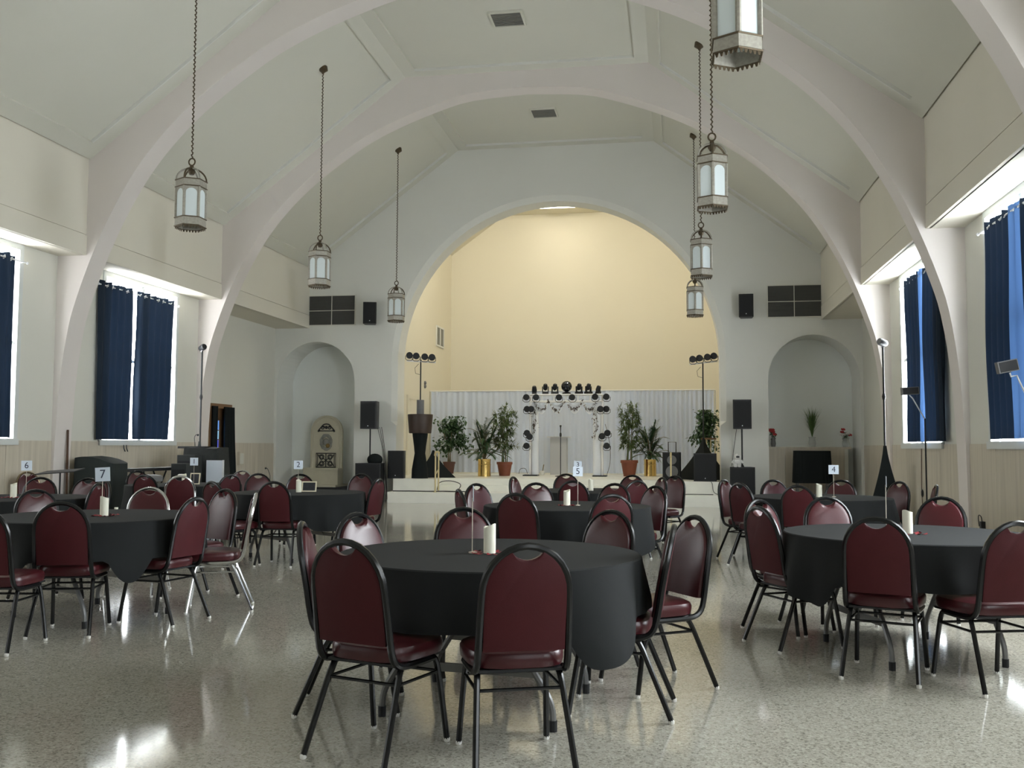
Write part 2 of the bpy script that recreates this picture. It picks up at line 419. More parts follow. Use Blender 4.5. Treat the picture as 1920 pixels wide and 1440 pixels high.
def rib(y):
    m = MB(); n = len(inner); vs = []
    for (yy) in (y, y+RT):
        vs += [(p[0], yy, p[1]) for p in inner] + [(p[0], yy, p[1]) for p in outer]
    fs = []
    for i in range(n-1):
        fs += [(i, i+1, n+i+1, n+i), (2*n+i+1, 2*n+i, 3*n+i, 3*n+i+1), (i+1, i, 2*n+i, 2*n+i+1), (n+i, n+i+1, 3*n+i+1, 3*n+i)]
    m.add(vs, fs)
    return m
for i, y in enumerate(RIBS):
    struct(rib(y).build('trim_rib_%d' % (i+1), M_RIB), 'pale plaster arch rib spanning the hall')

# rear wall behind the photographer
mb = MB(); mb.box(-7, 7, Y_END-0.2, Y_END, 0, 8.8)
struct(mb.build('wall_rear', M_WALL, smooth=False), 'plain rear wall of the hall')

# wall with the stage arch and the two niches
W_A, Z_SPR = 3.82, 3.33
def arch_top(x): return Z_SPR + math.sqrt(max(0, W_A**2-x*x))
def cham(z): return 0.13*min(1, max(0, (z-1.80)/0.10))
def arch_outline(off, n=48):
    pts = []
    zs = [0, 0.9, 1.79, 1.80, 1.90, 2.6]
    for z in zs: o = cham(z) if off else 0; pts.append((-(W_A+o), z))
    for k in range(n+1):
        a = PI - PI*k/n; r = W_A+(0.13 if off else 0); pts.append((r*math.cos(a), Z_SPR+r*math.sin(a)))
    for z in reversed(zs): o = cham(z) if off else 0; pts.append((W_A+o, z))
    return pts
def niche_outline(s, n=28):
    x0, x1, zs = 4.88, 6.87, 2.855; c, r = (x0+x1)/2, (x1-x0)/2
    pts = [(x0, 0), (x0, 1.4), (x0, zs)] + [(c-r*math.cos(PI*k/n), zs+r*math.sin(PI*k/n)) for k in range(1, n)] + [(x1, zs), (x1, 1.4), (x1, 0)]
    return [(s*x, z) for x, z in pts]
def roof(x):
    x = abs(x)
    if x <= XT: return ZT+0.1
    if x <= XS: return ZT-(ZT-ZC)*(x-XT)/(XS-XT)+0.1
    return 6.0
AO, AI = arch_outline(True), arch_outline(False)
mb = MB()
def face(poly_xz, y, flip=False):
    f = list(range(len(poly_xz)))
    mb.add([(x, y, z) for x, z in poly_xz], [f[::-1] if flip else f])
# over the arch
n = len(AO); top = [p for p in AO]
for a, b in zip(AO[:-1], AO[1:]):
    if b[0] > a[0]+1e-6: face([a, b, (b[0], roof(b[0])), (a[0], roof(a[0]))], YB)
# between arch and niche, both sides
for s in (-1, 1):
    side = [p for p in AO if s*p[0] > 0 and p[1] <= Z_SPR+1e-6]
    side = sorted(set(side), key=lambda p: p[1])
    for a, b in zip(side[:-1], side[1:]):
        face([a, (s*4.88, a[1]), (s*4.88, b[1]), b], YB, s < 0)
    x0 = W_A+0.13
    face([(s*x0, Z_SPR), (s*4.88, Z_SPR), (s*4.88, roof(4.88)), (s*x0, roof(x0))], YB, s < 0)
    NO = niche_outline(s)
    for a, b in zip(NO[:-1], NO[1:]):
        if abs(b[0]-a[0]) > 1e-6 and s*(b[0]-a[0]) > 0:
            face([a, b, (b[0], roof(b[0])), (a[0], roof(a[0]))], YB, s < 0)
    face([(s*6.87, 0), (s*7.14, 0), (s*7.14, ZS+0.25), (s*6.87, ZS+0.25)], YB, s < 0)
    face([(s*XS, ZS+0.2), (s*XS, roof(XS-0.001)), (s*7.14, 6.0), (s*7.14, ZS+0.2)], YB, s > 0)
    # niche reveal and back
    for a, b in zip(NO[:-1], NO[1:]):
        mb.add([(a[0], YB, a[1]), (b[0], YB, b[1]), (b[0], 23.40, b[1]), (a[0], 23.40, a[1])], [(0, 1, 2, 3)])
    mb.cur = 1; face(NO, 23.40); mb.cur = 0
# arch reveal: chamfer, jamb, back return
for a, b, c, d in zip(AO[:-1], AO[1:], AI[:-1], AI[1:]):
    mb.add([(a[0], YB, a[1]), (b[0], YB, b[1]), (d[0], YB+0.09, d[1]), (c[0], YB+0.09, c[1])], [(0, 1, 2, 3)])
    mb.add([(c[0], YB+0.09, c[1]), (d[0], YB+0.09, d[1]), (d[0], 23.05, d[1]), (c[0], 23.05, c[1])], [(0, 1, 2, 3)])
for a, b in zip(AI[:-1], AI[1:]):
    if b[0] > a[0]+1e-6: face([a, b, (b[0], 9.0), (a[0], 9.0)], 23.05, True)
for s in (-1, 1): face([(s*W_A, 0), (s*4.4, 0), (s*4.4, 9.0), (s*W_A, 9.0)], 23.05, s > 0)
wb = struct(mb.build('wall_back', [M_BACK, M_NICHE_LIT]), 'wall with the tall stage arch and two round-headed niches')

# stage room
XSS, YSB = 4.20, 29.70
ZST = 0.54
mb = MB()
mb.box(-XSS-0.15, -XSS, 23.04, YSB+0.15, 0, 9.2); mb.box(XSS, XSS+0.15, 23.04, YSB+0.15, 0, 9.2)
mb.box(-XSS-0.15, XSS+0.15, YSB, YSB+0.15, 0, 9.2)
st_wall = struct(mb.build('wall_stage', M_STAGE, smooth=False), 'cream yellow walls of the stage recess')
mb = MB()
for a, b in (((-XSS, 7.38), (-2.5, 8.62)), ((-2.5, 8.62), (2.5, 8.62)), ((2.5, 8.62), (XSS, 7.38))):
    mb.prism([(a[0], 23.0, a[1]), (b[0], 23.0, b[1]), (b[0], 23.0, b[1]+0.15), (a[0], 23.0, a[1]+0.15)], (0, 6.75, 0))
struct(mb.build('ceiling_stage', M_STAGE, smooth=False), 'sloped cream ceiling of the stage recess')

# stage platform, side blocks, stairs
def stone(name, parts, label):
    root = thing(name, None, None); root['kind'] = 'structure'; root['label'] = label
    for nm, b in parts:
        m = MB(); m.box(*b); m.build(nm, M_STEP, root, smooth=False)
    return root
stone('floor_stage', [('platform', (-XSS, XSS, 23.02, YSB, 0.0, ZST)), ('front_slab', (-3.78, 3.78, 22.62, 23.03, 0.0, ZST)),
    ('side_block', (-3.75, -2.74, 21.95, 22.63, 0.0, ZST)), ('side_block', (2.74, 3.75, 21.95, 22.63, 0.0, ZST)),
    ('stair_tread', (-2.735, 2.735, 22.28, 22.615, 0.0, 0.395)),
    ('bottom_step', (-3.75, 3.75, 21.50, 21.945, 0.0, 0.25)), ('bottom_step', (-2.735, 2.735, 21.946, 22.275, 0.0, 0.25))],
    'pale stone stage platform with side blocks and steps')

# ---------------------------------------------------------------- windows
def pane_mat(side, k):
    st = DAY[k]*DAY_SIDE[side][0 if k < 3 else 1]
    c = {-1: (0.96, 0.985, 1.0), 1: (0.90, 0.96, 1.0)}[side]
    return mat('daylit_pane_%d_%d' % (side, k), (0.7, 0.75, 0.75), 0.3, emit=c, estr=st)
def window(s, k, idx):
    y0, y1 = win_span(k)
    w = thing('window_%d' % idx, None, None, (s*(XW), (y0+y1)/2, WZ0)); w['kind'] = 'structure'
    w['label'] = 'white framed daylit window in the %s wall' % ('fountain-side' if s < 0 else 'flower-shelf-side')
    hw, h = (y1-y0)/2, WZ1-WZ0
    def part(nm, mtl, x0, x1, a, b, z0, z1):
        m = MB(); p, q = sorted((s*x0, s*x1)); m.box(p, q, a, b, z0, z1); return m.build(nm, mtl, w, smooth=False)
    F = 0.085
    for a, b in ((-hw, -hw+F), (hw-F, hw)): part('frame_stile', M_FRAMEW, -0.02, 0.12, a, b, 0, h)
    part('frame_head', M_FRAMEW, -0.02, 0.12, -hw+F, hw-F, h-F, h); part('sill', M_FRAMEW, -0.045, 0.12, -hw, hw, -0.015, 0.075)
    part('mullion', M_FRAMEW, 0.0, 0.11, -0.05, 0.05, 0.075, h-F)
    for a, b in ((-hw+F, -0.05), (0.05, hw-F)):
        for z0, z1 in ((0.075, 1.42), (1.47, h-F)):
            part('pane', pane_mat(s, k), 0.075, 0.085, a, b, z0, z1)
        part('meeting_rail', M_FRAMEW, 0.02, 0.10, a, b, 1.42, 1.47)
    return w
idx = 1
for k in (0, 1, 2, 3, 4):
    for s in (-1, 1):
        window(s, k, idx); idx += 1
# ---------------------------------------------------------------- stage lamps (real fixtures on the stage ceiling)
def stage_lamp(x, y, z, w, d, label, power, rx=0.0):
    t = thing('stage_ceiling_lamp', label, 'lamp', (x, y, z), group='lamps on the stage ceiling'); t.rotation_euler = (rx, 0, 0)
    m = MB(); m.box(-w/2-0.04, w/2+0.04, -d/2-0.04, d/2+0.04, 0.02, 0.10); m.build('housing', M_WHITE, t, smooth=False)
    m = MB(); m.box(-w/2, w/2, -d/2, d/2, -0.02, 0.02)
    m.build('diffuser', mat('stage_lamp_diffuser_%d' % round(power), (0.8, 0.8, 0.75), 0.4, emit=(1.0, 0.945, 0.82), estr=power), t, smooth=False)
    return t
# stage lamps
stage_lamp(-0.66, 28.35, 8.52, 1.10, 0.30, 'glowing box lamp on the stage ceiling near the cream wall', STAGE_W*13)
stage_lamp(2.0, 24.0, 8.42, 1.20, 0.30, 'box lamp on the stage ceiling behind the arch, flower side', STAGE_W*84, 0.75)
stage_lamp(-2.0, 24.0, 8.42, 1.20, 0.30, 'box lamp on the stage ceiling behind the arch, fountain side', STAGE_W*76, 0.75)

# ================================================================ CURTAINS
def curtain(s, y0, y1, label, sweep=0.0, edge=None, edge_w=0.10, seed=0, group='navy curtains on the windows', zb=1.40, tilt=0.0):
    z1 = 3.99; n = max(4, round((y1-y0)/0.145)); rnd = random.Random(seed)
    t = thing('curtain', label, 'curtain', (s*(XW-0.075), (y0+y1)/2, zb), group=group)
    hw = (y1-y0)/2; H = z1-zb; ph = rnd.random()*6
    def P(u, v, a=0, b=1):
        uu = a+(b-a)*u
        y = -hw+2*hw*uu + sweep*(1-v)**2*(uu-0.5) + tilt*(1-v)
        amp = 0.043*(0.75+0.25*math.sin(7*v+ph))
        x = s*amp*math.cos(2*PI*n*0.72*uu+0.5*math.sin(3*v+ph)*(1-v)+ph)
        z = H*v + (0.012*math.cos(2*PI*n*uu/2) if v > 0.97 else 0)
        return (x, y, z)
    a, b = 0.0, 1.0
    if edge == 'lo': a = edge_w/(2*hw)
    if edge == 'hi': b = 1-edge_w/(2*hw)
    m = MB(); m.grid(lambda u, v: P(u, v, a, b), n*12, 14); m.build('pleated_cloth', M_NAVY, t)
    if edge:
        m = MB(); m.grid(lambda u, v: P(u, v, 0 if edge == 'lo' else b, a if edge == 'lo' else 1), 8, 14)
        o = m.build('sunlit_edge', M_SUNLIT_EDGE, t); o['label'] = 'curtain edge painted brighter blue for sun coming through'
    for i in range(n):
        y = -hw+2*hw*(i+0.5)/n
        g = MB(); g.tube([(0.012*math.cos(q), y+0.024*math.sin(q)*0.6, H-0.065+0.024*math.cos(q)) for q in [2*PI*k/12 for k in range(12)]], 0.007, 6, closed=True)
        g.build('grommet', M_SILVER, t)
    return t
def rod(s, y0, y1, label):
    t = thing('curtain_rod', label, 'curtain rod', (s*(XW-0.075), (y0+y1)/2, 3.925), group='curtain rods over the windows')
    h = (y1-y0)/2
    m = MB(); m.tube([(0, -h, 0), (0, h, 0)], 0.011, 8); m.build('pole', M_SILVER, t)
    for q in (-h, h):
        m = MB(); m.ball((0, q, 0), 0.02); m.build('finial', M_SILVER, t)
        m = MB(); p, r = sorted((0, s*0.075)); m.box(p, r, q*0.94-0.008, q*0.94+0.008, -0.008, 0.008); m.build('bracket', M_SILVER, t, smooth=False)
rod(-1, 14.22, 16.80, 'thin curtain rod over the window beside the black-covered equipment')
curtain(-1, 14.25, 15.28, 'navy grommet curtain hanging over the black-covered equipment', seed=1, sweep=-0.10, zb=1.39)
curtain(-1, 15.40, 16.60, 'navy grommet curtain with a crumpled foot, behind the equipment cart', seed=2, sweep=-0.06, tilt=-0.07)
rod(-1, 9.9, 12.46, 'thin curtain rod over the window before the covered equipment')
curtain(-1, 11.15, 12.19, 'navy grommet curtain in the window before the black-covered equipment', seed=3)
curtain(-1, 9.98, 11.04, 'navy grommet curtain far from the covered equipment in its window', seed=13)
rod(1, 14.06, 16.60, 'thin curtain rod over the window nearest the flower shelf')
curtain(1, 15.11, 16.24, 'navy curtain with a painted sunlit blue edge, nearest the flower shelf', seed=4, edge='lo', edge_w=0.22)
curtain(1, 14.10, 15.09, 'navy curtain with the hanging cable under it', seed=5)
rod(1, 9.9, 12.46, 'thin curtain rod over the window beside the big floodlight')
curtain(1, 10.95, 12.14, 'deep blue curtain behind the big floodlight panel', seed=6, edge='lo', edge_w=0.42, zb=1.41)
curtain(1, 9.9, 10.93, 'navy curtain next to the deep blue one by the floodlight', seed=16)
# ribbons under a sill
for dy in (0, 0.09):
    m = MB(); p = onX(233+dy*55, 833, -XW+0.06)
    m.tube([(-XW+0.05, p.y, 1.30), (-XW+0.045, p.y+0.02, 1.24), (-XW+0.05, p.y+0.05, 1.19)], 0.008, 6)
    tag(m.build('curtain_tie', M_NAVY), 'short dark tie under the fountain-side sill, nearer the %s' % ('stage' if dy else 'entrance'), 'curtain tie', 'ties under the sill')

# ================================================================ PENDANT LANTERNS
def lantern(x, y, zc, label):
    t = thing('pendant_lantern', label, 'lantern', (x, y, 3.99), group='hanging lanterns')
    R = 0.188
    hexp = [(math.cos(PI/6+PI/3*k), math.sin(PI/6+PI/3*k)) for k in range(6)]
    def band(z0, z1, r, nm, mtl):
        m = MB(); vs = []
        for rr in (r, r-0.012):
            for z in (z0, z1): vs += [(a*rr, b*rr, z) for a, b in hexp]
        fs = []
        for k in range(6):
            j = (k+1) % 6
            fs += [(k, j, 6+j, 6+k), (12+j, 12+k, 18+k, 18+j), (6+k, 6+j, 18+j, 18+k), (j, k, 12+k, 12+j)]
        m.add(vs, fs); return m.build(nm, mtl, t, smooth=False)
    band(0.05, 0.155, R, 'lower_band', M_PEWTER); band(0.545, 0.635, R, 'upper_band', M_PEWTER)
    for z in (0.05, 0.155, 0.545, 0.635):
        m = MB(); m.tube([(a*(R+0.004), b*(R+0.004), z) for a, b in hexp], 0.008, 5, closed=True); m.build('rim', M_BRASSOLD, t)
    for a, b in hexp:
        m = MB(); m.tube([(a*(R-0.01), b*(R-0.01), 0.15), (a*(R-0.01), b*(R-0.01), 0.55)], 0.017, 6); m.build('corner_post', M_PEWTER, t)
    rb = R*math.cos(PI/6)-0.014
    for k in range(6):
        an = PI/3*k+PI/3
        n = Vector((math.cos(an), math.sin(an), 0)); e = Vector((-n.y, n.x, 0)); w = R*0.5-0.026
        # arched glass pane with a frame around the round head
        pts = [(-w, 0.155), (w, 0.155)] + [(w*math.cos(PI*q/8), 0.46+w*math.sin(PI*q/8)*0.85) for q in range(9)]
        m = MB(); m.prism([n*rb+e*u+Vector((0, 0, z)) for u, z in pts], n*0.004); m.build('glass_pane', M_OPAL, t, smooth=False)
        W2 = R*0.5-0.006
        m = MB()
        arc = [(w*math.cos(PI*q/8), 0.46+w*math.sin(PI*q/8)*0.85) for q in range(9)]
        for q in range(8):
            a0, a1 = arc[q], arc[q+1]
            o0 = (a0[0]/w*W2, 0.545) ; o1 = (a1[0]/w*W2, 0.545)
            m.prism([n*(rb+0.004)+e*u+Vector((0, 0, z)) for u, z in (a0, o0, o1, a1)], n*0.006)
        for sgn in (-1, 1):
            m.prism([n*(rb+0.004)+e*(sgn*u)+Vector((0, 0, z)) for u, z in ((w, 0.155), (W2, 0.155), (W2, 0.545), (w, 0.46))], n*0.006)
        m.build('pane_frame', M_PEWTER, t, smooth=False)
        # tooth fringe
        m = MB()
        for q in range(5):
            u0 = -R*0.48+R*0.96*q/5; u1 = u0+R*0.96/5; r2 = R*math.cos(PI/6)
            m.prism([n*(r2-0.004)+e*u+Vector((0, 0, z)) for u, z in ((u0, 0.055), (u1, 0.055), ((u0+u1)/2+0.006, 0.018), ((u0+u1)/2-0.006, 0.018))], n*0.004)
        m.build('fringe', M_BRASSOLD, t, smooth=False)
        a, b = hexp[k]
        m = MB(); m.tube([(a*R*math.cos(q)*0.97, b*R*math.cos(q)*0.97, 0.64+0.16*math.sin(q)) for q in [PI/2*i/7 for i in range(8)]], 0.011, 6)
        m.build('crown_strap', M_PEWTER if k % 2 else M_BRASSOLD, t)
    m = MB(); m.lathe([(0.028, 0.72), (0.05, 0.76), (0.03, 0.80), (0.022, 0.84)], 10); m.build('crown_boss', M_BRASSOLD, t)
    m = MB(); m.tube([(0.042*math.cos(q), 0, 0.885+0.045*math.sin(q)) for q in [2*PI*i/14 for i in range(14)]], 0.010, 6, closed=True); m.build('hanging_ring', M_BRASSOLD, t)
    top = zc-3.99
    m = MB(); L = top-0.93; N = int(L/0.058)
    pts = []
    for i in range(N*4+1):
        z = 0.93+L*i/(N*4); pts.append((0.009*math.sin(i*PI/2), 0.009*math.cos(i*PI/2), z))
    m.tube(pts, [0.0105 if i % 2 else 0.0075 for i in range(len(pts))], 5)
    m.build('chain', M_BRASSOLD, t)
    m = MB(); m.lathe([(0.012, top-0.10), (0.03, top-0.07), (0.085, top-0.03), (0.075, top+0.04)], 16); m.build('canopy', M_BRASSOLD, t)
XP = 3.22
zcan = ZT-(ZT-ZC)*(XP-XT)/(XS-XT)
for i, y in enumerate((6.78, 11.12, 15.6, 20.24)):
    for s in (-1, 1):
        if i == 0 and s < 0: continue
        place = ['beside the big floodlight', 'between the first full windows', 'between the middle windows', 'nearest the stage arch'][i]
        lantern(s*XP, y, zcan, 'six-sided hanging lantern with opal panes, %s row, %s' % ('fountain-side' if s < 0 else 'flower-shelf-side', place))

# ceiling vents
for i, (x, y) in enumerate(((0.05, 15.54), (0.05, 20.17), (0.05, 11.1))):
    t = thing('ceiling_vent', ('square grey ceiling vent %s' % ['halfway down the hall', 'closest to the stage arch', 'over the front tables'][i]), 'vent', (x, y, ZT), group='square vents on the flat ceiling')
    m = MB(); m.box(-.25, .25, -.25, .25, -0.02, -0.001); m.build('backing', M_VENT, t, smooth=False)
    for a, b, c, d in ((-.28, .28, -.28, -.25), (-.28, .28, .25, .28), (-.28, -.25, -.25, .25), (.25, .28, -.25, .25)):
        m = MB(); m.box(a, b, c, d, -0.04, -0.001); m.build('frame', M_CEIL, t, smooth=False)
    for q in range(9):
        m = MB(); m.box(-.25, .25, -.24+q*.055, -.215+q*.055, -0.035, -0.018); m.build('slat', M_VENT, t, smooth=False)

# wall grilles high beside the arch: four dark louvred fields
for s in (-1, 1):
    t = thing('wall_grille', 'dark four-field louvred wall grille above the %s' % ('fountain niche' if s < 0 else 'flower shelf niche'), 'grille', (s*5.48, YB, 4.25), group='dark grilles beside the arch')
    m = MB(); m.box(-.585, .585, -.012, -.001, 0, .73); m.build('backing', M_GRILLE, t, smooth=False)
    for a, b, c, d in ((-.595, .595, -.012, .012), (-.595, .595, .353, .367), (-.595, .595, .722, .74), (-.6, -.583, 0, .73), (-.012, .002, 0, .73), (.583, .6, 0, .73)):
        m = MB(); m.box(a, b, -.03, -.001, c, d); m.build('frame_bar', M_WALL, t, smooth=False)
    for x0, x1 in ((-.58, -.016), (.006, .58)):
        for z0 in (.016, .37):
            for q in range(9):
                m = MB(); z = z0+.02+q*.036; m.box(x0, x1, -.024, -.012, z, z+.016); m.build('slat', M_GRILLE, t, smooth=False)

# vent and fittings on the stage side wall
t = thing('side_vent', 'tall grey vent high on the cream stage side wall', 'vent', (-XSS, 28.2, 4.32))
m = MB(); m.box(0.001, .012, -.42, .42, 0, .56); m.build('backing', M_VENT, t, smooth=False)
for a, b, c, d in ((-.46, .46, -.03, .02), (-.46, .46, .54, .59), (-.46, -.42, .02, .54), (-.03, .03, .02, .54), (.42, .46, .02, .54)):
    m = MB(); m.box(.001, .03, a, b, c, d); m.build('frame', M_WHITE, t, smooth=False)
for v in (718, 724.5):
    p = onX(796, v, -XSS); m = MB(); m.lathe([(.055, 0), (.055, .03), (.03, .05)], 14, c=(-XSS+.001, p.y, p.z), ax=(1, 0, 0))
    tag(m.build('round_bell', M_GREY), 'small round grey bell on the stage side wall, %s one' % ('upper' if v < 720 else 'lower'), 'bell', 'round bells on the stage wall')
d = thing('door_2', None, None, (-XSS, 25.2, ZST)); d['kind'] = 'structure'; d['label'] = 'cream door in the stage side wall'
m = MB(); m.box(0.001, .03, -.5, .5, 0, 2.02); m.build('leaf', M_STAGE, d, smooth=False)
for a, b, c, e in ((-.6, -.5, 0, 2.12), (.5, .6, 0, 2.12), (-.5, .5, 2.02, 2.12)):
    m = MB(); m.box(.001, .05, a, b, c, e); m.build('frame', M_STAGE, d, smooth=False)

# door in the fountain-side wall, hung with black cloth
d = thing('door_1', None, None, (-XW3, 19.54, 0)); d['kind'] = 'structure'; d['label'] = 'wooden door with a narrow blue glass strip'
for a, b, c, e in ((-.51, -.44, 0, 2.2), (.44, .51, 0, 2.2), (-.44, .44, 2.1, 2.2)):
    m = MB(); m.box(-.15, .03, a, b, c, e); m.build('frame', M_WOODMD, d, smooth=False)
m = MB(); m.box(-.12, -.07, -.44, -.12, 0, 2.1); m.build('leaf', M_WOODMD, d, smooth=False)
m = MB(); m.box(-.12, -.07, .14, .44, 0, 2.1); m.build('leaf', M_WOODMD, d, smooth=False)
m = MB(); m.box(-.12, -.07, -.12, .14, 1.85, 2.1); m.build('leaf', M_WOODMD, d, smooth=False)
for q, (z0, z1, c) in enumerate(((0.1, .9, (.10, .25, .5)), (.92, 1.22, (.35, .62, .85)), (1.24, 1.42, (.07, .09, .45)), (1.44, 1.62, (.25, .5, .7)), (1.64, 1.84, (.12, .3, .75)))):
    m = MB(); m.box(-.10, -.09, -.115, .135, z0, z1)
    m.build('glass_strip', mat('blue_door_glass_%d' % q, c, 0.2, emit=c, estr=1.1), d, smooth=False)
for (a, b, sp, lab) in ((-.50, -.24, 0.0, 'narrow black cloth on the hinge side of the wooden door'), (.06, .56, 0.22, 'wide black cloth hung beside the blue door glass, flaring at the floor')):
    m = MB(); hw = (b-a)/2
    def P(u, v, a=a, b=b, sp=sp): return (0.06+0.03*math.cos(u*(b-a)*55)+0.12*sp*(1-v), a+(b-a)*u+sp*(1-v)**1.6*(u-0.1), 2.13*v)
    m.grid(P, 30, 12); o = m.build('door_drape', M_SPANDEX); o.location = (-XW3, 19.54, 0.01)
    tag(o, lab, 'curtain', 'black cloths on the door')
# ================================================================ CHAIRS
HOOP = 0.178          # half width of the back hoop (tube centre line)
def chair_meshes(tube, tag_):
    out = {}
    # back hoop: starts under the seat, runs back, bends up and over
    def back_y(z): return -0.215 - 0.20*max(0, z-0.44)**1.15
    side = [(HOOP+0.012, 0.10, 0.385), (HOOP+0.012, -0.05, 0.385), (HOOP+0.010, -0.15, 0.392), (HOOP+0.008, -0.20, 0.425), (HOOP+0.006, back_y(0.50), 0.50), (HOOP+0.004, back_y(0.60), 0.60), (HOOP, back_y(0.715), 0.715)]
    N = 14
    dome = [(HOOP*math.cos(PI*k/N), back_y(0.715+0.192*math.sin(PI*k/N)), 0.715+0.192*math.sin(PI*k/N)) for k in range(1, N)]
    pts = catmull(side, 3) + [Vector(p) for p in dome] + list(reversed(catmull([(-x, y, z) for x, y, z in side], 3)))
    m = MB(); m.tube(pts, 0.0155, 8); out['back_frame'] = m.mesh('back_frame_'+tag_, tube)
    # padded back panel with the hand-hold crescent left open at the top
    def outline(off):
        w = HOOP-0.010-off
        p = [(-w, 0.485), (w, 0.485)]
        p += [(w, 0.60), (w, 0.70)]
        a0 = 67
        for k in range(7):
            a = math.radians(0+a0*k/6); p.append((w*math.cos(a), 0.715+(0.186-off)*math.sin(a)))
        xe = w*math.cos(math.radians(a0)); ze = 0.715+(0.186-off)*math.sin(math.radians(a0))
        for k in range(1, 8):
            x = xe-2*xe*k/8; p.append((x, ze-0.032*math.sin(PI*k/8)**0.8-0.004))
        for k in range(7):
            a = math.radians(180-a0+a0*k/6); p.append((w*math.cos(a), 0.715+(0.186-off)*math.sin(a)))
        p += [(-w, 0.70), (-w, 0.60)]
        return p
    m = MB(); rings = []
    o0, o1 = outline(0.0), outline(0.012)
    layers = [(o1, -0.016), (o0, -0.010), (o0, 0.012), (outline(0.008), 0.024), (outline(0.03), 0.030)]
    n = len(o0)
    for o, dy in layers: rings.append([(x, back_y(z)+dy, z) for x, z in o])
    vs = [p for r in rings for p in r]; fs = []; mi = []
    for i in range(len(layers)-1):
        for k in range(n): fs.append((i*n+k, i*n+(k+1) % n, (i+1)*n+(k+1) % n, (i+1)*n+k)); mi.append(0 if i > 0 else 1)
    # end caps: rows across so the curved panel stays clean
    def cap(base, flip):
        q = list(range(n)); L = []
        lo = [0, 1]; f = [base+i for i in q]
        return tuple(f if flip else f[::-1])
    fs.append(cap(0, False)); mi.append(1); fs.append(cap((len(layers)-1)*n, True)); mi.append(0)
    m.add(vs, fs); m.mi = mi
    out['backrest'] = m.mesh('backrest_'+tag_, [M_MAROON, M_MAROON_B])
    # seat cushion
    def seat_ring(s, z):
        p = []
        for k in range(32):
            a = 2*PI*k/32; e = 0.55
            cx, sx = math.cos(a), math.sin(a)
            x = 0.208*s*math.copysign(abs(cx)**e, cx); y = 0.205*s*math.copysign(abs(sx)**e, sx)+0.018
            x *= 1.0+0.10*(y/0.2)*0.5
            p.append((x, y, z))
        return p
    m = MB(); ls = [(0.90, 0.397), (0.98, 0.405), (1.0, 0.425), (1.0, 0.447), (0.965, 0.463), (0.85, 0.474), (0.5, 0.479)]
    vs = []; fs = []
    for s_, z in ls: vs += seat_ring(s_, z)
    for i in range(len(ls)-1):
        for k in range(32): fs.append((i*32+k, i*32+(k+1) % 32, (i+1)*32+(k+1) % 32, (i+1)*32+k))
    fs += [tuple(range(31, -1, -1)), tuple(6*32+k for k in range(32))]
    m.add(vs, fs); out['seat'] = m.mesh('seat_'+tag_, M_MAROON)
    # legs: bent at the top, splayed
    def leg(sx, front):
        if front: p = [(sx*0.165, 0.06, 0.388), (sx*0.172, 0.115, 0.384), (sx*0.178, 0.142, 0.355), (sx*0.185, 0.165, 0.25), (sx*0.197, 0.205, 0.012)]
        else: p = [(sx*0.160, -0.02, 0.386), (sx*0.168, -0.095, 0.384), (sx*0.174, -0.135, 0.360), (sx*0.184, -0.185, 0.25), (sx*0.203, -0.285, 0.012)]
        m = MB(); m.tube(catmull(p, 3), 0.0135, 8); return m.mesh('leg_'+tag_, tube), p[-1]
    for nm, sx, fr in (('fl', -1, True), ('fr', 1, True), ('rl', -1, False), ('rr', 1, False)):
        me, e = leg(sx, fr); out['leg_'+nm] = me
        m = MB(); m.lathe([(0.012, 0.0), (0.014, 0.004), (0.014, 0.016), (0.010, 0.022)], 8, c=(e[0], e[1], 0.0)); out['glide_'+nm] = m.mesh('glide_'+tag_, M_GLIDE)
    m = MB(); m.tube([(-0.184, -0.19, 0.24), (0.184, -0.19, 0.24)][:2], 0.007, 6); 
    m2 = MB(); m2.tube([(-0.178, -0.155, 0.315), (0.178, -0.155, 0.315)], 0.0075, 6); out['stretcher_r'] = m2.mesh('stretcher_'+tag_, tube)
    m2 = MB(); m2.tube([(-0.180, 0.152, 0.315), (0.180, 0.152, 0.315)], 0.0075, 6); out['stretcher_f'] = m2.mesh('stretcher_'+tag_, tube)
    for nm, sx in (('sl', -1), ('sr', 1)):
        m2 = MB(); m2.tube([(sx*0.178, -0.155, 0.315), (sx*0.180, 0.152, 0.315)], 0.0075, 6); out['stretcher_'+nm] = m2.mesh('stretcher_'+tag_, tube)
    m = MB(); m.box(-0.185, 0.185, -0.17, 0.20, 0.388, 0.399); out['seat_board'] = m.mesh('seat_board_'+tag_, M_BLACK, False)
    return out
CH = {'black': chair_meshes(M_BLACKTUBE, 'black'), 'chrome': chair_meshes(M_CHROME, 'chrome'), 'bronze': chair_meshes(M_BRONZE, 'bronze')}
def chair(x, y, rz, label, kind='black', group=None):
    t = thing('banquet_chair', label, 'chair', (x, y, 0), rz, group)
    C = CH[kind]
    def part(nm, key, parent=t):
        o = bpy.data.objects.new(nm, C[key]); col.objects.link(o); o.parent = parent; return o
    part('seat', 'seat'); part('seat_board', 'seat_board'); part('backrest', 'backrest'); part('back_frame', 'back_frame')
    for q in ('fl', 'fr', 'rl', 'rr'):
        l = part('leg', 'leg_'+q); part('glide', 'glide_'+q, l)
    for q in ('r', 'f', 'sl', 'sr'): part('stretcher', 'stretcher_'+q)
    return t

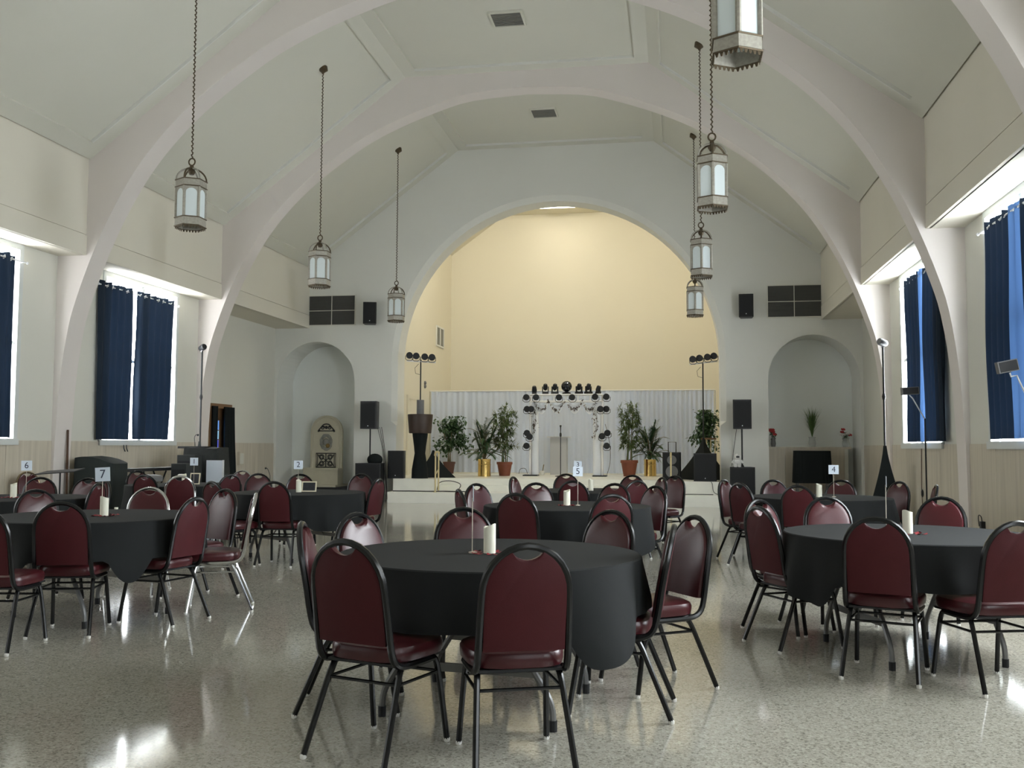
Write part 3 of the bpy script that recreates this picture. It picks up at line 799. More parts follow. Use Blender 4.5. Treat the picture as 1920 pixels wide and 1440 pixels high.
# ================================================================ TABLES
HT = 0.757
R_T = 0.762
def depth_px(u, d, z):                       # place at camera depth d under pixel column u
    q = CAM + FWD*d + RIGHT*((u-960)/F_PX*d)
    return Vector((q.x, q.y, z))
def sector(dx, dy):
    k = round(math.atan2(dx, dy)/(PI/4)) % 8
    return ['stage side', 'stage side toward the flower wall', 'flower wall side', 'entrance side toward the flower wall', 'entrance side', 'entrance side toward the fountain wall', 'fountain wall side', 'stage side toward the fountain wall'][k]
# key: name used in labels, candle base pixel (= table centre), chairs [(apex u, v, kind)], sign spec
TABLES = [
 dict(n='the table before table five', c=(918, 1037), ch=[(645,1012),(990,1020),(1246,984),(1304,967,'black'),(566,979),(668,962),(869,952),(1147,957)], seed=1, card=None),
 dict(n='table five', c=(1063, 948), ch=[(967,925),(1148,927),(1153,906.5),(1005,905.5),(893,907),(860,917.5),(1230,911)], seed=2, card='5'),
 dict(n='table three', c=(1108, 920), ch=[(1061,888.5),(1074,901.5),(1186,891),(1195,901),(962,894),(1242,895),(1266,892)], seed=3, card='3'),
 dict(n='table seven', c=(195, 967), cshift=-18, ch=[(120,940),(366,933),(424,917),(480,925,'chrome'),(281,914,'chrome'),(67,918),(-40,950)], seed=4, card='7'),
 dict(n='table six', c=(25, 933), ch=[(76,895),(136,905),(166,896.5),(196,900)], seed=5, card='6'),
 dict(n='table one', c=(345, 908.5), ch=[(257,883),(304,889),(338,892,'chrome'),(418,889),(455,882,'chrome')], seed=6, card='1'),
 dict(n='table two', c=(560, 923), ch=[(513,903),(563,889),(698,897.5,'black',-0.5),(678,888.5),(484,888),(397,903)], seed=7, card='2'),
 dict(n='table four', c=(1536, 932), ch=[(1357,899.5),(1386,905.5,'black',0.35),(1453,900),(1577,900),(1497,910),(1687,903),(1756,909)], seed=8, card='4'),
 dict(n='the table before table four', c=(1702, 1000), ch=[(1453,950,'black',0.5),(1422,937),(1549,932),(1642,970),(1765,932),(1908,978)], seed=9, card=None),
]
def leg_frame(t, x):
    # wishbone leg frame in a plane x = const: two bowed legs joined by a flat crossbar
    for s in (-1, 1):
        m = MB(); p = catmull([(x, s*0.20, HT-0.045), (x, s*0.20, 0.52), (x, s*0.24, 0.40), (x*1.0, s*0.36, 0.22), (x, s*0.415, 0.12), (x, s*0.425, 0.03)], 4)
        m.tube(p, 0.016, 8); l = m.build('leg', M_GREYMETAL, t)
        m = MB(); m.lathe([(0.019, 0), (0.020, 0.05)], 10, c=(x, s*0.425, 0)); m.build('foot_cap', M_BLACK, l)
    m = MB(); m.box(x-0.006, x+0.006, -0.335, 0.335, 0.235, 0.275); m.build('crossbar', M_GREYMETAL, t, smooth=False)
    m = MB(); m.tube([(x, 0, 0.25), (x*0.35, 0, 0.55), (x*0.2, 0, HT-0.05)], 0.009, 6); m.build('brace', M_GREYMETAL, t)
seen = {}
for T in TABLES:
    C = onZ(T['c'][0], T['c'][1], HT)
    if 'cshift' in T:
        C = C + RIGHT*(T['cshift']/F_PX*(C-CAM).dot(FWD)); C.z = HT
    cx, cy = C.x, C.y; rnd = random.Random(T['seed'])
    T['pos'] = (cx, cy)
    rz = {1: 1.45, 9: 0.3, 4: 1.2}.get(T['seed'], rnd.uniform(0, 3))
    t = thing('round_table', 'round folding table with grey bowed legs, ' + T['n'], 'table', (cx, cy, 0), rz, 'round folding tables')
    m = MB(); m.lathe([(R_T-0.01, HT-0.040), (R_T, HT-0.035), (R_T, HT-0.012), (R_T-0.006, HT-0.006)], 48); m.build('tabletop', M_TABLETOP, t)
    for x in (-0.36, 0.36): leg_frame(t, x)
    # chairs
    seats = []
    for c in T['ch']:
        A = onZ(c[0], c[1], 0.915); kind = c[2] if len(c) > 2 else 'black'
        d = Vector((cx-A.x, cy-A.y)); dist = d.length; d.normalize()
        if dist < 0.93: A = Vector((cx-d.x*0.93, cy-d.y*0.93, 0.915))
        j = c[3] if len(c) > 3 else rnd.uniform(-0.08, 0.08)
        d = Vector((d.x*math.cos(j)-d.y*math.sin(j), d.x*math.sin(j)+d.y*math.cos(j)))
        ox, oy = A.x+d.x*0.297, A.y+d.y*0.297
        rzc = math.atan2(d.y, d.x)-PI/2
        look = {'black': 'burgundy chair', 'chrome': 'chrome-framed burgundy chair', 'bronze': 'bronze-framed chair'}[kind]
        T.setdefault('built', []).append([ox, oy, rzc, look, kind, sector(ox-cx, oy-cy)])
        seats.append((ox-cx, oy-cy, d))
    for b in T['built']:
        same = sorted([q for q in T['built'] if q[5] == b[5] and q[3] == b[3]], key=lambda q: -q[1])
        ext = '' if len(same) == 1 else ', ' + (['nearer the stage', 'nearer the entrance'] if len(same) == 2 else ['nearest the stage', 'middle one', 'nearest the entrance', 'last'])[same.index(b)]
        chair(b[0], b[1], b[2], ('%s at %s, %s%s' % (b[3], T['n'], b[5], ext)).replace('the table before', 'table before') if len(('%s at %s, %s%s' % (b[3], T['n'], b[5], ext)).split()) > 16 else '%s at %s, %s%s' % (b[3], T['n'], b[5], ext), b[4], 'dome-back chairs at ' + T['n'])
    # cloth: flat top, rounded edge, folded skirt that lies on the pushed-in seats
    NA, drop = 144, 0.40
    k1, k2, p1, p2 = rnd.choice((9, 10, 11)), rnd.choice((5, 6, 7)), rnd.uniform(0, 6), rnd.uniform(0, 6)
    def hem(a):
        z = HT-drop-0.03*math.cos(4*a+p1)-0.015*math.cos(k2*a+p2)
        for (sx, sy, d) in seats:
            for rr in (0.74, 0.80, 0.86):
                qx, qy = rr*math.cos(a)-sx, rr*math.sin(a)-sy
                lx = qx*d.y-qy*d.x; ly = qx*d.x+qy*d.y
                if -0.26 < ly < 0.26:
                    w = min(1, max(0, (0.30-abs(lx))/0.08)); z = max(z, z+(0.492-z)*w)
        return z
    hz = [hem(2*PI*k/NA) for k in range(NA)]
    for _ in range(3): hz = [max(hz[k], (hz[k-1]+hz[k]+hz[(k+1) % NA])/3) for k in range(NA)]
    rows = [(0.0, 0), (0.25, 0), (0.5, 0), (0.70, 0), (R_T+0.002, 0), (R_T+0.010, 0.006)]
    m = MB(); vs = []; fs = []
    zt = HT+0.0015
    for r, dz in rows[1:]:
        vs += [((r)*math.cos(2*PI*k/NA), (r)*math.sin(2*PI*k/NA), zt-dz) for k in range(NA)]
    NS = 9
    for i in range(1, NS+1):
        f = i/NS
        for k in range(NA):
            a = 2*PI*k/NA; fold = 0.5+0.5*math.cos(k1*a+p2+0.9*math.sin(2*a+p1)+0.5*math.sin(5*a)); fold = 0.8*fold**2+0.3*(0.5+0.5*math.cos(19*a+p1+math.sin(3*a)))
            L = (zt-0.006-hz[k]); r = R_T+0.010 + (0.006+0.062*fold)*min(1, f*1.2)*(0.35+0.65*min(1, L/0.38)) + 0.006*math.sin(23*a+p1)*f
            vs.append((r*math.cos(a), r*math.sin(a), zt-0.006-L*f))
    NR = 5+NS
    vs.append((0, 0, zt)); ci = len(vs)-1
    for k in range(NA):
        k2_ = (k+1) % NA; fs.append((ci, k, k2_))
        for i in range(NR-1): fs.append((i*NA+k, (i+1)*NA+k, (i+1)*NA+k2_, i*NA+k2_))
    m.add(vs, fs); o = m.build('tablecloth', M_CLOTH); o.location = (cx, cy, 0)
    tag(o, 'black round cloth draped over ' + T['n'], 'tablecloth', 'black tablecloths')
    # candle
    p = onZ(T['c'][0], T['c'][1], HT+0.002)
    cd = thing('pillar_candle', 'ivory pillar candle with uneven rim on ' + T['n'], 'candle', (p.x, p.y, HT+0.0025), rnd.uniform(0, 6), 'pillar candles')
    m = MB(); N = 24; R = 0.031; vs = []; fs = []
    hh = [0.138+0.009*math.cos(2*PI*k/N)+0.004*math.cos(4*PI*k/N+1) for k in range(N)]
    ring = lambda r, zf: [(r*math.cos(2*PI*k/N), r*math.sin(2*PI*k/N), zf(k)) for k in range(N)]
    vs = ring(R, lambda k: 0) + ring(R, lambda k: hh[k]) + ring(R-0.005, lambda k: hh[k]) + ring(R-0.006, lambda k: 0.118)
    for i in range(3):
        for k in range(N): fs.append((i*N+k, i*N+(k+1) % N, (i+1)*N+(k+1) % N, (i+1)*N+k))
    fs += [tuple(range(N-1, -1, -1)), tuple(3*N+k for k in range(N))]
    m.add(vs, fs); m.build('wax', M_WAX, cd)
    m = MB(); m.tube([(0, 0, 0.118), (0.001, 0, 0.132)], 0.0015, 6); m.build('wick', M_CABLE, cd)
    # petals
    if T['seed'] in (1, 2, 4, 9, 5):
        pr = thing('petal_ring', 'ring of dark red petals round the candle of ' + T['n'], 'petals', (p.x, p.y, HT+0.002), group='red petal rings')
        for k in range(16):
            a = 2*PI*k/16+rnd.uniform(-.2, .2); r = rnd.uniform(0.05, 0.12 if T['seed'] != 2 else 0.07)
            m = MB(); q = rnd.uniform(0, 6); l, w = rnd.uniform(.018, .028), rnd.uniform(.011, .017); c0, s0 = math.cos(q), math.sin(q)
            V = [(-l, 0, .004), (-l*.3, w, .001), (l*.6, w*.8, .003), (l, 0, .010), (l*.6, -w*.8, .003), (-l*.3, -w, .001), (0, 0, .0)]
            m.add([(r*math.cos(a)+x*c0-y*s0, r*math.sin(a)+x*s0+y*c0, z+.001) for x, y, z in V], [(6, 0, 1), (6, 1, 2), (6, 2, 3), (6, 3, 4), (6, 4, 5), (6, 5, 0)])
            m.build('petal', M_PETAL, pr)
# number cards on sticks: (digit, card centre px, px width, px height, stick foot table index, edge-on)
def card(dig, u, v, wpx, hpx, ti, yaw_extra=0.0, tilt=0.0, lab=None):
    cx, cy = TABLES[ti]['pos']; dep = (Vector((cx, cy, HT))-CAM).dot(FWD)
    q = CAM + (ray(u, v))*dep
    w, h = wpx/F_PX*dep, hpx/F_PX*dep
    if dig is None: yaw_extra = math.atan2(q.y-CAM.y, q.x-CAM.x)-YAW+0.05
    t = thing('table_number_sign', lab, 'number sign', (q.x, q.y, HT+0.002), YAW+yaw_extra, 'table number cards on sticks')
    z = q.z-HT-0.002
    m = MB(); m.lathe([(0.022, 0), (0.022, 0.006), (0.006, 0.010)], 12); m.build('foot', M_STICK, t)
    m = MB(); m.tube([(0, 0.004, 0.006), (0, 0.004, z-h*0.3)], 0.0028, 6); m.build('stick', M_STICK, t)
    m = MB(); ct, st = math.cos(tilt), math.sin(tilt)
    m.obox((0, 0, z), (w/2*ct, 0, -w/2*st), (0, 0.0008, 0), (h/2*st, 0, h/2*ct)); b = m.build('card', M_CARD, t, smooth=False)
    if dig:
        me = text_mesh(dig, h*0.88, M_INK); o = bpy.data.objects.new('numeral', me); col.objects.link(o); o.parent = b
        o.location = (0, -0.0018, z); o.rotation_euler = (PI/2, tilt, 0)
    return t
card('7', 192.5, 889.5, 28, 26, 3, 0, -0.06, 'white card with the number seven on a stick')
card('6', 50, 873, 20.5, 18.5, 4, 0, -0.02, 'white card with the number six on a stick')
card('1', 364, 865.5, 15, 14.5, 5, 0, 0, 'white card with the number one on a stick')
card('2', 559.5, 871.5, 16.5, 16, 6, 0, 0, 'white card with the number two on a stick')
card('5', 1083.5, 884, 18.5, 18, 1, 0, 0, 'white card with the number five on a stick')
card('3', 1083.5, 871.5, 14.5, 14, 2, 0, 0, 'white card with the number three behind the number five card')
card('4', 1563, 880.5, 19, 17, 7, 0, 0, 'white card with the number four on a stick')
card(None, 887.5, 925, 30, 28, 0, 1.42, 0.0, 'white number card turned edge-on, on the table before table five')
card(None, 1661.5, 903, 24, 20, 8, 1.5, 0.0, 'white number card turned edge-on, on the table before table four')
# framed pictures
def framed(u, v, w, h, ti, lab, rz=0.0):
    p = onZ(u, v, HT+0.002); t = thing('picture_frame', lab, 'picture frame', (p.x, p.y, HT+0.002), YAW+rz)
    lean = 0.25; f = 0.014
    def P(x, z, dy): return Vector((x, z*math.sin(lean)+dy, z*math.cos(lean)))
    def bar(x0, x1, z0, z1, y0, y1, nm, mtl):
        m = MB(); m.add([P(x, z, y) for z in (z0, z1) for (x, y) in ((x0, y0), (x1, y0), (x1, y1), (x0, y1))], [(0, 3, 2, 1), (4, 5, 6, 7), (0, 1, 5, 4), (1, 2, 6, 5), (2, 3, 7, 6), (3, 0, 4, 7)])
        m.build(nm, mtl, t, smooth=False)
    for a in ((-w/2, w/2, 0, f), (-w/2, w/2, h-f, h), (-w/2, -w/2+f, f, h-f), (w/2-f, w/2, f, h-f)): bar(*a, -0.006, 0.008, 'frame_bar', M_GOLDFR)
    bar(-w/2+f, w/2-f, f, h-f, -0.001, 0.006, 'print', M_PICT)
    m = MB(); m.obox((0, h*0.32, h*0.35), (0.02, 0, 0), (0, h*0.12, -h*0.35), (0, 0.002, 0.001)); m.build('easel_leg', M_BLACK, t, smooth=False)
framed(579, 922, 0.175, 0.125, 6, 'pale gold landscape picture frame beside the number two candle')
framed(364.5, 908, 0.14, 0.16, 5, 'pale gold upright picture frame below the number one card')
# small tea light on table 7
p = onZ(218, 955, HT+0.002); t = thing('tea_light', 'tiny white tea light on the table with number seven', 'candle', (p.x, p.y, HT+0.0025))
m = MB(); m.lathe([(.014, 0), (.016, .012), (.015, .016)], 14); m.build('cup', M_WAX, t)
m = MB(); m.tube([(0, 0, .014), (0, 0, .024)], .0015, 5); m.build('wick', M_CABLE, t)
# white cloth flower on table 1
p = onZ(341, 905, HT+0.002); t = thing('cloth_flower', 'white cloth flower on a stem, on the table with number one', 'flower', (p.x, p.y, HT+0.002))
m = MB(); m.tube([(0, 0, 0), (.005, 0, .06), (-.01, 0, .09)], .005, 6); m.build('stem', M_STEM, t)
for k in range(6):
    m = MB(); a = k*PI/3; m.ball((-.01+.028*math.cos(a), .028*math.sin(a), .105), .03, 8, 6, (1, 1, .7)); m.build('petal', M_WHITEFL, t)
# bronze-framed chair against the fountain-side wall, beyond table 6
p = onX(30, 884, -6.25)
chair(-6.02, p.y+0.2, -PI/2-0.35, 'bronze-framed burgundy chair standing against the fountain-side wall', 'bronze')
# ================================================================ STAGE AND SOUND EQUIPMENT
def leafset(m, centers, n, L, W, rnd, droop=0.3, up=None):
    for _ in range(n):
        c = Vector(rnd.choice(centers)) if not callable(centers) else centers(rnd)
        a = rnd.uniform(0, 2*PI); e = rnd.uniform(-0.9, 0.5)-droop
        d = Vector((math.cos(a)*math.cos(e), math.sin(a)*math.cos(e), math.sin(e)))
        s = d.cross(Vector((0, 0, 1))); s = s.normalized() if s.length > 1e-3 else Vector((1, 0, 0))
        nrm = s.cross(d); l = L*rnd.uniform(.7, 1.25); w = W*rnd.uniform(.8, 1.2)
        m.add([c, c+d*l*.4+s*w-nrm*w*.3, c+d*l-nrm*l*.12, c+d*l*.4-s*w-nrm*w*.3, c+d*l*.45], [(0, 4, 1), (1, 4, 2), (2, 4, 3), (3, 4, 0)])
def pot(t, mtl, r0, r1, h, rim=True):
    m = MB()
    pr = [(r0, 0), (r1*0.97, h*0.80)] + ([(r1*0.97, h*0.82), (r1*1.07, h*0.83), (r1*1.07, h)] if rim else [(r1, h*0.97), (r1*1.02, h)]) + [(r1*0.92, h), (r1*0.9, h*0.9)]
    m.lathe(pr, 24); m.build('pot', mtl, t)
    m = MB(); m.lathe([(r1*0.9, h*0.88), (r1*0.3, h*0.90)], 16); m.build('soil', M_WOODDK, t)
def ficus(x, y, h, spread, potm, label, seed, z=ZST, nleaf=520, pr=(0.12, 0.165, 0.33)):
    rnd = random.Random(seed); t = thing('potted_ficus', label, 'plant', (x, y, z)); pot(t, potm, *pr)
    for k in range(4):
        a = k*PI/2+.4; m = MB(); m.tube(catmull([(.04*math.cos(a), .04*math.sin(a), pr[2]*.85), (.05*math.cos(a+.6), .05*math.sin(a+.6), h*.45), (.18*math.cos(a+.2), .18*math.sin(a+.2), h*.72)], 4), [.013]*8+[.007], 6); m.build('trunk', M_STEM, t)
    cl = [(rnd.gauss(0, .5)*spread, rnd.gauss(0, .4)*spread, h*rnd.uniform(.45, .97)) for _ in range(26)]
    def C(r):
        b = r.choice(cl); return Vector((b[0]+r.gauss(0, .09), b[1]+r.gauss(0, .09), min(h, b[2]+r.gauss(0, .09))))
    m = MB(); leafset(m, C, int(nleaf*1.5), .115, .038, rnd, .35); tag(m.build('foliage', M_LEAF, t, smooth=False), kind='stuff')
def palm(x, y, h, spread, label, seed, pr=(0.165, 0.165, 0.44)):
    rnd = random.Random(seed); t = thing('potted_palm', label, 'plant', (x, y, ZST)); pot(t, M_BRASS, *pr, rim=False)
    m = MB(); m.tube([(pr[1]*1.01*math.cos(q), pr[1]*1.01*math.sin(q), .30) for q in [2*PI*k/20 for k in range(20)]], .008, 5, closed=True); m.build('pot_band', M_BRASS, t)
    m = MB(); ms = MB()
    for k in range(58):
        a = rnd.uniform(0, 2*PI); el = rnd.uniform(.25, 1.45); L = rnd.uniform(.40, .62)
        P0 = Vector((0.05*math.cos(a), .05*math.sin(a), pr[2]*.9+(h-1.0)*rnd.uniform(0.05, 0.95))); pts = []
        for i in range(9):
            f = i/8; r = L*math.cos(el*.9)*f*spread; z = L*(math.sin(el)*f-.5*f*f*math.cos(el))
            pts.append(P0+Vector((r*math.cos(a), r*math.sin(a), z)))
        ms.tube([Vector((0, 0, pr[2]*.85)), P0]+pts[1:], [.006]*2+[.004]*8, 4)
        for i in range(1, 9):
            for sgn in (-1, 1):
                for sub in (0, .33, .66):
                    if i == 8 and sub: continue
                    p = pts[i].lerp(pts[min(8, i+1)], sub); tg = (pts[min(8, i+1)]-pts[i-1]).normalized(); sd = tg.cross(Vector((0, 0, 1))); sd = sd.normalized() if sd.length > .01 else Vector((1, 0, 0))
                    d = (tg*.9+sd*sgn*.7+Vector((0, 0, -.3))).normalized(); l = .15*rnd.uniform(.7, 1.15); w = .010
                    s2 = d.cross(Vector((0, 0, 1))).normalized()
                    m.add([p, p+d*l*.45+s2*w, p+d*l, p+d*l*.45-s2*w], [(0, 1, 2), (0, 2, 3)])
    tag(ms.build('fronds', M_STEM, t), kind='stuff'); tag(m.build('foliage', M_LEAF, t, smooth=False), kind='stuff')
def bamboo(x, y, h, label, seed, pr=(0.14, 0.195, 0.36), wid=.27):
    rnd = random.Random(seed); t = thing('potted_bamboo', label, 'plant', (x, y, ZST)); pot(t, M_TERRA, *pr)
    m = MB(); tops = []
    for k in range(6):
        a = k*PI/3; b = Vector((.07*math.cos(a), .07*math.sin(a), pr[2]*.85)); e = b+Vector((rnd.uniform(-.12, .12), rnd.uniform(-.1, .1), h-pr[2]-rnd.uniform(.05, .4)))
        c = MB(); c.tube([b, b.lerp(e, .5)+Vector((rnd.uniform(-.02, .02), 0, 0)), e], [.013, .010, .005], 6); c.build('cane', M_STEM if k % 2 else M_LEAF2, t); tops.append((b, e))
    for _ in range(120):
        b, e = rnd.choice(tops); f = rnd.uniform(.28, 1.0); p = b.lerp(e, f); a = rnd.uniform(0, 2*PI); q = p+Vector((math.cos(a), math.sin(a), rnd.uniform(0, .5)))*rnd.uniform(.08, wid)
        for _ in range(15):
            d = Vector((math.cos(a)+rnd.gauss(0, .7), math.sin(a)+rnd.gauss(0, .7), rnd.gauss(-.35, .6))).normalized(); l = rnd.uniform(.12, .23); s2 = d.cross(Vector((0, 0, 1)))
            s2 = s2.normalized()*.015 if s2.length > .01 else Vector((.01, 0, 0))
            m.add([q, q+d*l*.4+s2, q+d*l, q+d*l*.4-s2], [(0, 1, 2), (0, 2, 3)])
    tag(m.build('foliage', M_LEAF2, t, smooth=False), kind='stuff')

# white pipe-and-drape behind the stage
YD = 27.0
xa, xb = -4.12, 3.85
ND = 7
for i in range(ND):
    x0, x1 = xa+(xb-xa)*i/ND, xa+(xb-xa)*(i+1)/ND
    rnd = random.Random(30+i); np_ = 7 if i < 5 else 9; amp = 0.02 if i < 5 else 0.045; ph = rnd.uniform(0, 6)
    m = MB()
    def P(u, v, x0=x0, x1=x1, np_=np_, amp=amp, ph=ph):
        return ((x0-.01)+(x1-x0+.02)*u, YD+amp*math.cos(2*PI*np_*u+ph+.4*math.sin(3*v))*(.6+.4*(1-v))+.012*math.sin(17*u+ph), 0.565+(2.875-0.565)*v)
    m.grid(P, 72, 10)
    side = ['at the cream door side', 'behind the ficus', 'behind the fountain-side bamboo', 'behind the truss arch', 'behind the flower-side bamboo', 'behind the wheeled loudspeaker', 'behind the black cone scrim'][i]
    tag(m.build('stage_drape', M_DRAPE), 'white pleated stage drape panel ' + side, 'drape', 'white drapes across the stage')
t = thing('drape_pole', 'thin white pole carrying the stage drapes', 'pole', (0, YD, ZST))
m = MB(); m.tube([(xa-.05, 0, 2.345), (xb+.05, 0, 2.345)], .018, 8); m.build('crossbar', M_WHITE, t)
for x in (xa-.05, -1.45, 1.2, xb+.05):
    m = MB(); m.tube([(x, .07, 0.005), (x, .07, 2.33)], .019, 8); m.build('upright', M_WHITE, t)
    m = MB(); m.box(x-.2, x+.2, -.05+.07, .25, 0, .012); m.build('base_plate', M_WHITE, t, smooth=False)

pl = lambda u, v: onZ(u, v, ZST)
p = pl(842, 888); ficus(p.x, p.y, 1.62, .36, M_BROWNPOT, 'bushy ficus in a brown pot beside the gold handrail', 5, nleaf=620)
p = onZ(1322, 889, ZST); ficus(p.x, 25.6, 1.75, .27, M_BROWNPOT, 'leafy ficus behind the black cone scrim', 6, nleaf=650)
p = pl(908, 893); palm(p.x, p.y, 1.75, 1.0, 'feathery palm in a brass pot beside the leafy ficus', 7)
p = pl(1219, 892.5); palm(p.x, p.y, 1.60, .85, 'feathery palm in a brass pot beside the wheeled loudspeaker', 8)
p = pl(946, 892); bamboo(p.x, p.y, 1.92, 'tall bamboo in a terracotta pot on the fountain side of the truss', 9)
p = pl(1180, 893); bamboo(p.x, p.y, 2.08, 'tall bamboo in a terracotta pot on the flower side of the truss', 10, pr=(.15, .215, .42))

# par lights, moving heads
def par_mesh():
    d = {}
    m = MB(); m.lathe([(.035, .14), (.06, .13), (.075, .06), (.088, .0), (.088, -.03)], 18, ax=(0, 1, 0)); d['can'] = m.mesh('can', M_BLACK)
    m = MB(); m.lathe([(.001, -.004), (.080, -.002), (.080, .004)], 18, c=(0, .015, 0), ax=(0, -1, 0)); d['lens'] = m.mesh('lens', M_LENS)
    m = MB(); m.tube([(-.098, .03, 0), (-.098, .03, -.09), (-.05, .03, -.125), (.05, .03, -.125), (.098, .03, -.09), (.098, .03, 0)], .008, 6); d['yoke'] = m.mesh('yoke', M_BLACK)
    return d
PAR = par_mesh()
def par(x, y, z, label, group, rz=0., tilt=0., yoke_down=True, scale=1.0):
    t = thing('par_light', label, 'stage light', (x, y, z), rz, group); t.rotation_euler = (tilt, 0, rz); t.scale = (scale,)*3
    for nm in ('can', 'lens', 'yoke'):
        o = bpy.data.objects.new(nm, PAR[nm]); col.objects.link(o); o.parent = t
    return t

# white truss arch
YT = 25.05
tq = lambda u, v: onY(u, v, YT)
XL, XR = tq(993.7, 800).x, tq(1129, 800).x; ZTOP, ZLOW = tq(1060, 740).z, tq(1060, 752.7).z
t = thing('truss_arch', 'white truss arch on two black base plates in the middle of the stage', 'truss', (0, YT, ZST))
for x in (XL, XR):
    m = MB(); m.box(x-.16, x+.22 if x < 0 else x+.10, -.2, .22, 0, .03) if x < 0 else m.box(x-.24, x+.12, -.2, .22, 0, .03); m.build('base_plate', M_BLACK, t, smooth=False)
    for dy in (0, .22):
        m = MB(); m.tube([(x, dy, .03), (x, dy, ZTOP-ZST)], .022, 8); m.build('post', M_TRUSS, t)
    for q in range(7):
        z = .3+q*.26; m = MB(); m.tube([(x, 0, z), (x, .22, z+.13)], .009, 6); m.build('post_lacing', M_TRUSS, t)
for z in (ZTOP, ZLOW):
    for dy in (0, .22):
        m = MB(); m.tube([(XL, dy, z-ZST), (XR, dy, z-ZST)], .022, 8); m.build('beam_chord', M_TRUSS, t)
for k in range(7):
    x = XL+(XR-XL)*k/6; m = MB(); m.tube([(x, 0, ZLOW-ZST), (x, 0, ZTOP-ZST)], .014, 6); m.build('beam_strut', M_TRUSS, t)
# sleeves
for (u0, u1, lab) in ((995, 1009, 'white stretch sleeve column on the fountain side of the truss'), (1111, 1128, 'white stretch sleeve column on the flower side of the truss')):
    x0, x1 = tq(u0, 800).x, tq(u1, 800).x; c, r = (x0+x1)/2, (x1-x0)/2
    m = MB(); m.lathe([(r*1.02, .032), (r, .3), (r*.98, 1.6), (r, ZLOW-ZST-.05)], 20); o = m.build('column_sleeve', M_SLEEVE); o.location = (c, YT+.11, ZST); tag(o, lab, 'sleeve', 'white truss sleeves')
# swags with leaf garlands
spans = [(1003, 1029), (1029, 1060), (1063, 1093), (1093, 1119)]
for i, (u0, u1) in enumerate(spans):
    a, b = tq(u0, 752), tq(u1, 752); dz = tq(u0, 752).z-tq(u0, 774 if i in (1, 2) else 775).z
    t = thing('swag', 'white swag with a leaf garland, %s of four on the truss' % ['outermost on the fountain side', 'inner fountain-side', 'inner flower-side', 'outermost on the flower side'][i], 'swag', (0, YT-.05, 0), group='swags on the truss')
    m = MB()
    def P(u, v, a=a, b=b, dz=dz): return (a.x+(b.x-a.x)*u, -.03*math.sin(PI*u)-.012*math.cos(40*v)*math.sin(PI*u), a.z-dz*(4*u*(1-u))*(.35+.65*v)-.0*v-.03*v)
    m.grid(P, 16, 8); m.build('cloth', M_SLEEVE, t)
    m = MB(); rnd = random.Random(50+i)
    def C(r, a=a, b=b, dz=dz):
        u = r.random(); return Vector((a.x+(b.x-a.x)*u, -.06, a.z+.04-dz*.82*(4*u*(1-u))+r.gauss(0, .025)))
    leafset(m, C, 46, .075, .018, rnd, .4); tag(m.build('garland', mat('dusky_leaf', (.10, .075, .06), .6, var=.6, scale=12), t, smooth=False), kind='stuff')
for (u, v0, v1, lab) in ((1003, 768, 812, 'thin leaf vine hanging on the fountain-side sleeve'), (1117, 768, 824, 'thin leaf vine hanging on the flower-side sleeve')):
    a, b = tq(u, v0), tq(u, v1); t = thing('leaf_vine', lab, 'vine', (a.x, YT-.03, 0))
    m = MB(); m.tube(catmull([(0, 0, a.z), (.03, -.015, a.z*.6+b.z*.4), (-.02, -.01, b.z)], 4), .004, 5); m.build('stem', M_STEM, t)
    m = MB(); rnd = random.Random(int(u)); leafset(m, lambda r: Vector((r.gauss(0, .03), -.02, r.uniform(b.z, a.z))), 40, .08, .018, rnd, .3); tag(m.build('leaves', MATS['dusky_leaf'], t, smooth=False), kind='stuff')
ORD = ['nearest', 'second from', 'third from', 'fourth from', 'fifth from', 'farthest from']
PARL = ['on the truss beam, %s the fountain wall' % ('nearest' if k == 0 else ORD[k]) for k in range(6)]
PARL += ['%s the %s truss post' % (a, s) for a, s in (('high up, outer one on', 'fountain-side'), ('high up, inner one on', 'fountain-side'), ('high up, inner one on', 'flower-side'), ('high up, outer one on', 'flower-side'), ('halfway up, upper one on', 'fountain-side'), ('halfway up, lower one on', 'fountain-side'), ('halfway up, lower one on', 'flower-side'), ('halfway up, upper one on', 'flower-side'), ('lowest on', 'fountain-side'), ('lowest on', 'flower-side'))]
for q, (u, v) in enumerate(((986.8, 745), (1005, 745), (1048, 745), (1073, 745), (1116, 744), (1137, 744), (988, 767), (996, 767), (1126, 767), (1137, 767), (988, 812), (993, 819), (1129, 818), (1139, 812), (987, 836), (1137.6, 836))):
    p = onY(u, v, YT-.20-(.1 if u in (996, 993, 1126, 1129) else 0)); par(p.x, p.y, p.z, 'black round par light ' + PARL[q], 'par lights on the truss', rz=-.1 if u > 1060 else .1, scale=.95)
for i, (u, v) in enumerate(((1001, 738), (1021.6, 738), (1039.5, 738), (1085, 738), (1102.6, 738), (1121, 738))):
    p = tq(u, v); t = thing('moving_head', '%sblack moving-head light on top of the truss, %s the fountain wall' % ('small ' if i in (0, 5) else '', ORD[i]), 'stage light', (p.x, YT+.1, ZTOP+.022), .2*i, 'moving heads on the truss')
    k = .7 if i in (0, 5) else 1.0
    m = MB(); m.box(-.08*k, .08*k, -.08*k, .08*k, 0, .06); m.build('base', M_BLACK, t, smooth=False)
    for s in (-1, 1):
        m = MB(); m.box(s*.075*k-.012, s*.075*k+.012, -.03, .03, .06, .20*k); m.build('fork', M_BLACK, t, smooth=False)
    m = MB(); m.lathe([(.03, -.08), (.055, -.05), (.06, .05), (.045, .09)], 14, c=(0, 0, .18*k), ax=(0, -.4, .9)); m.build('head', M_BLACK, t)
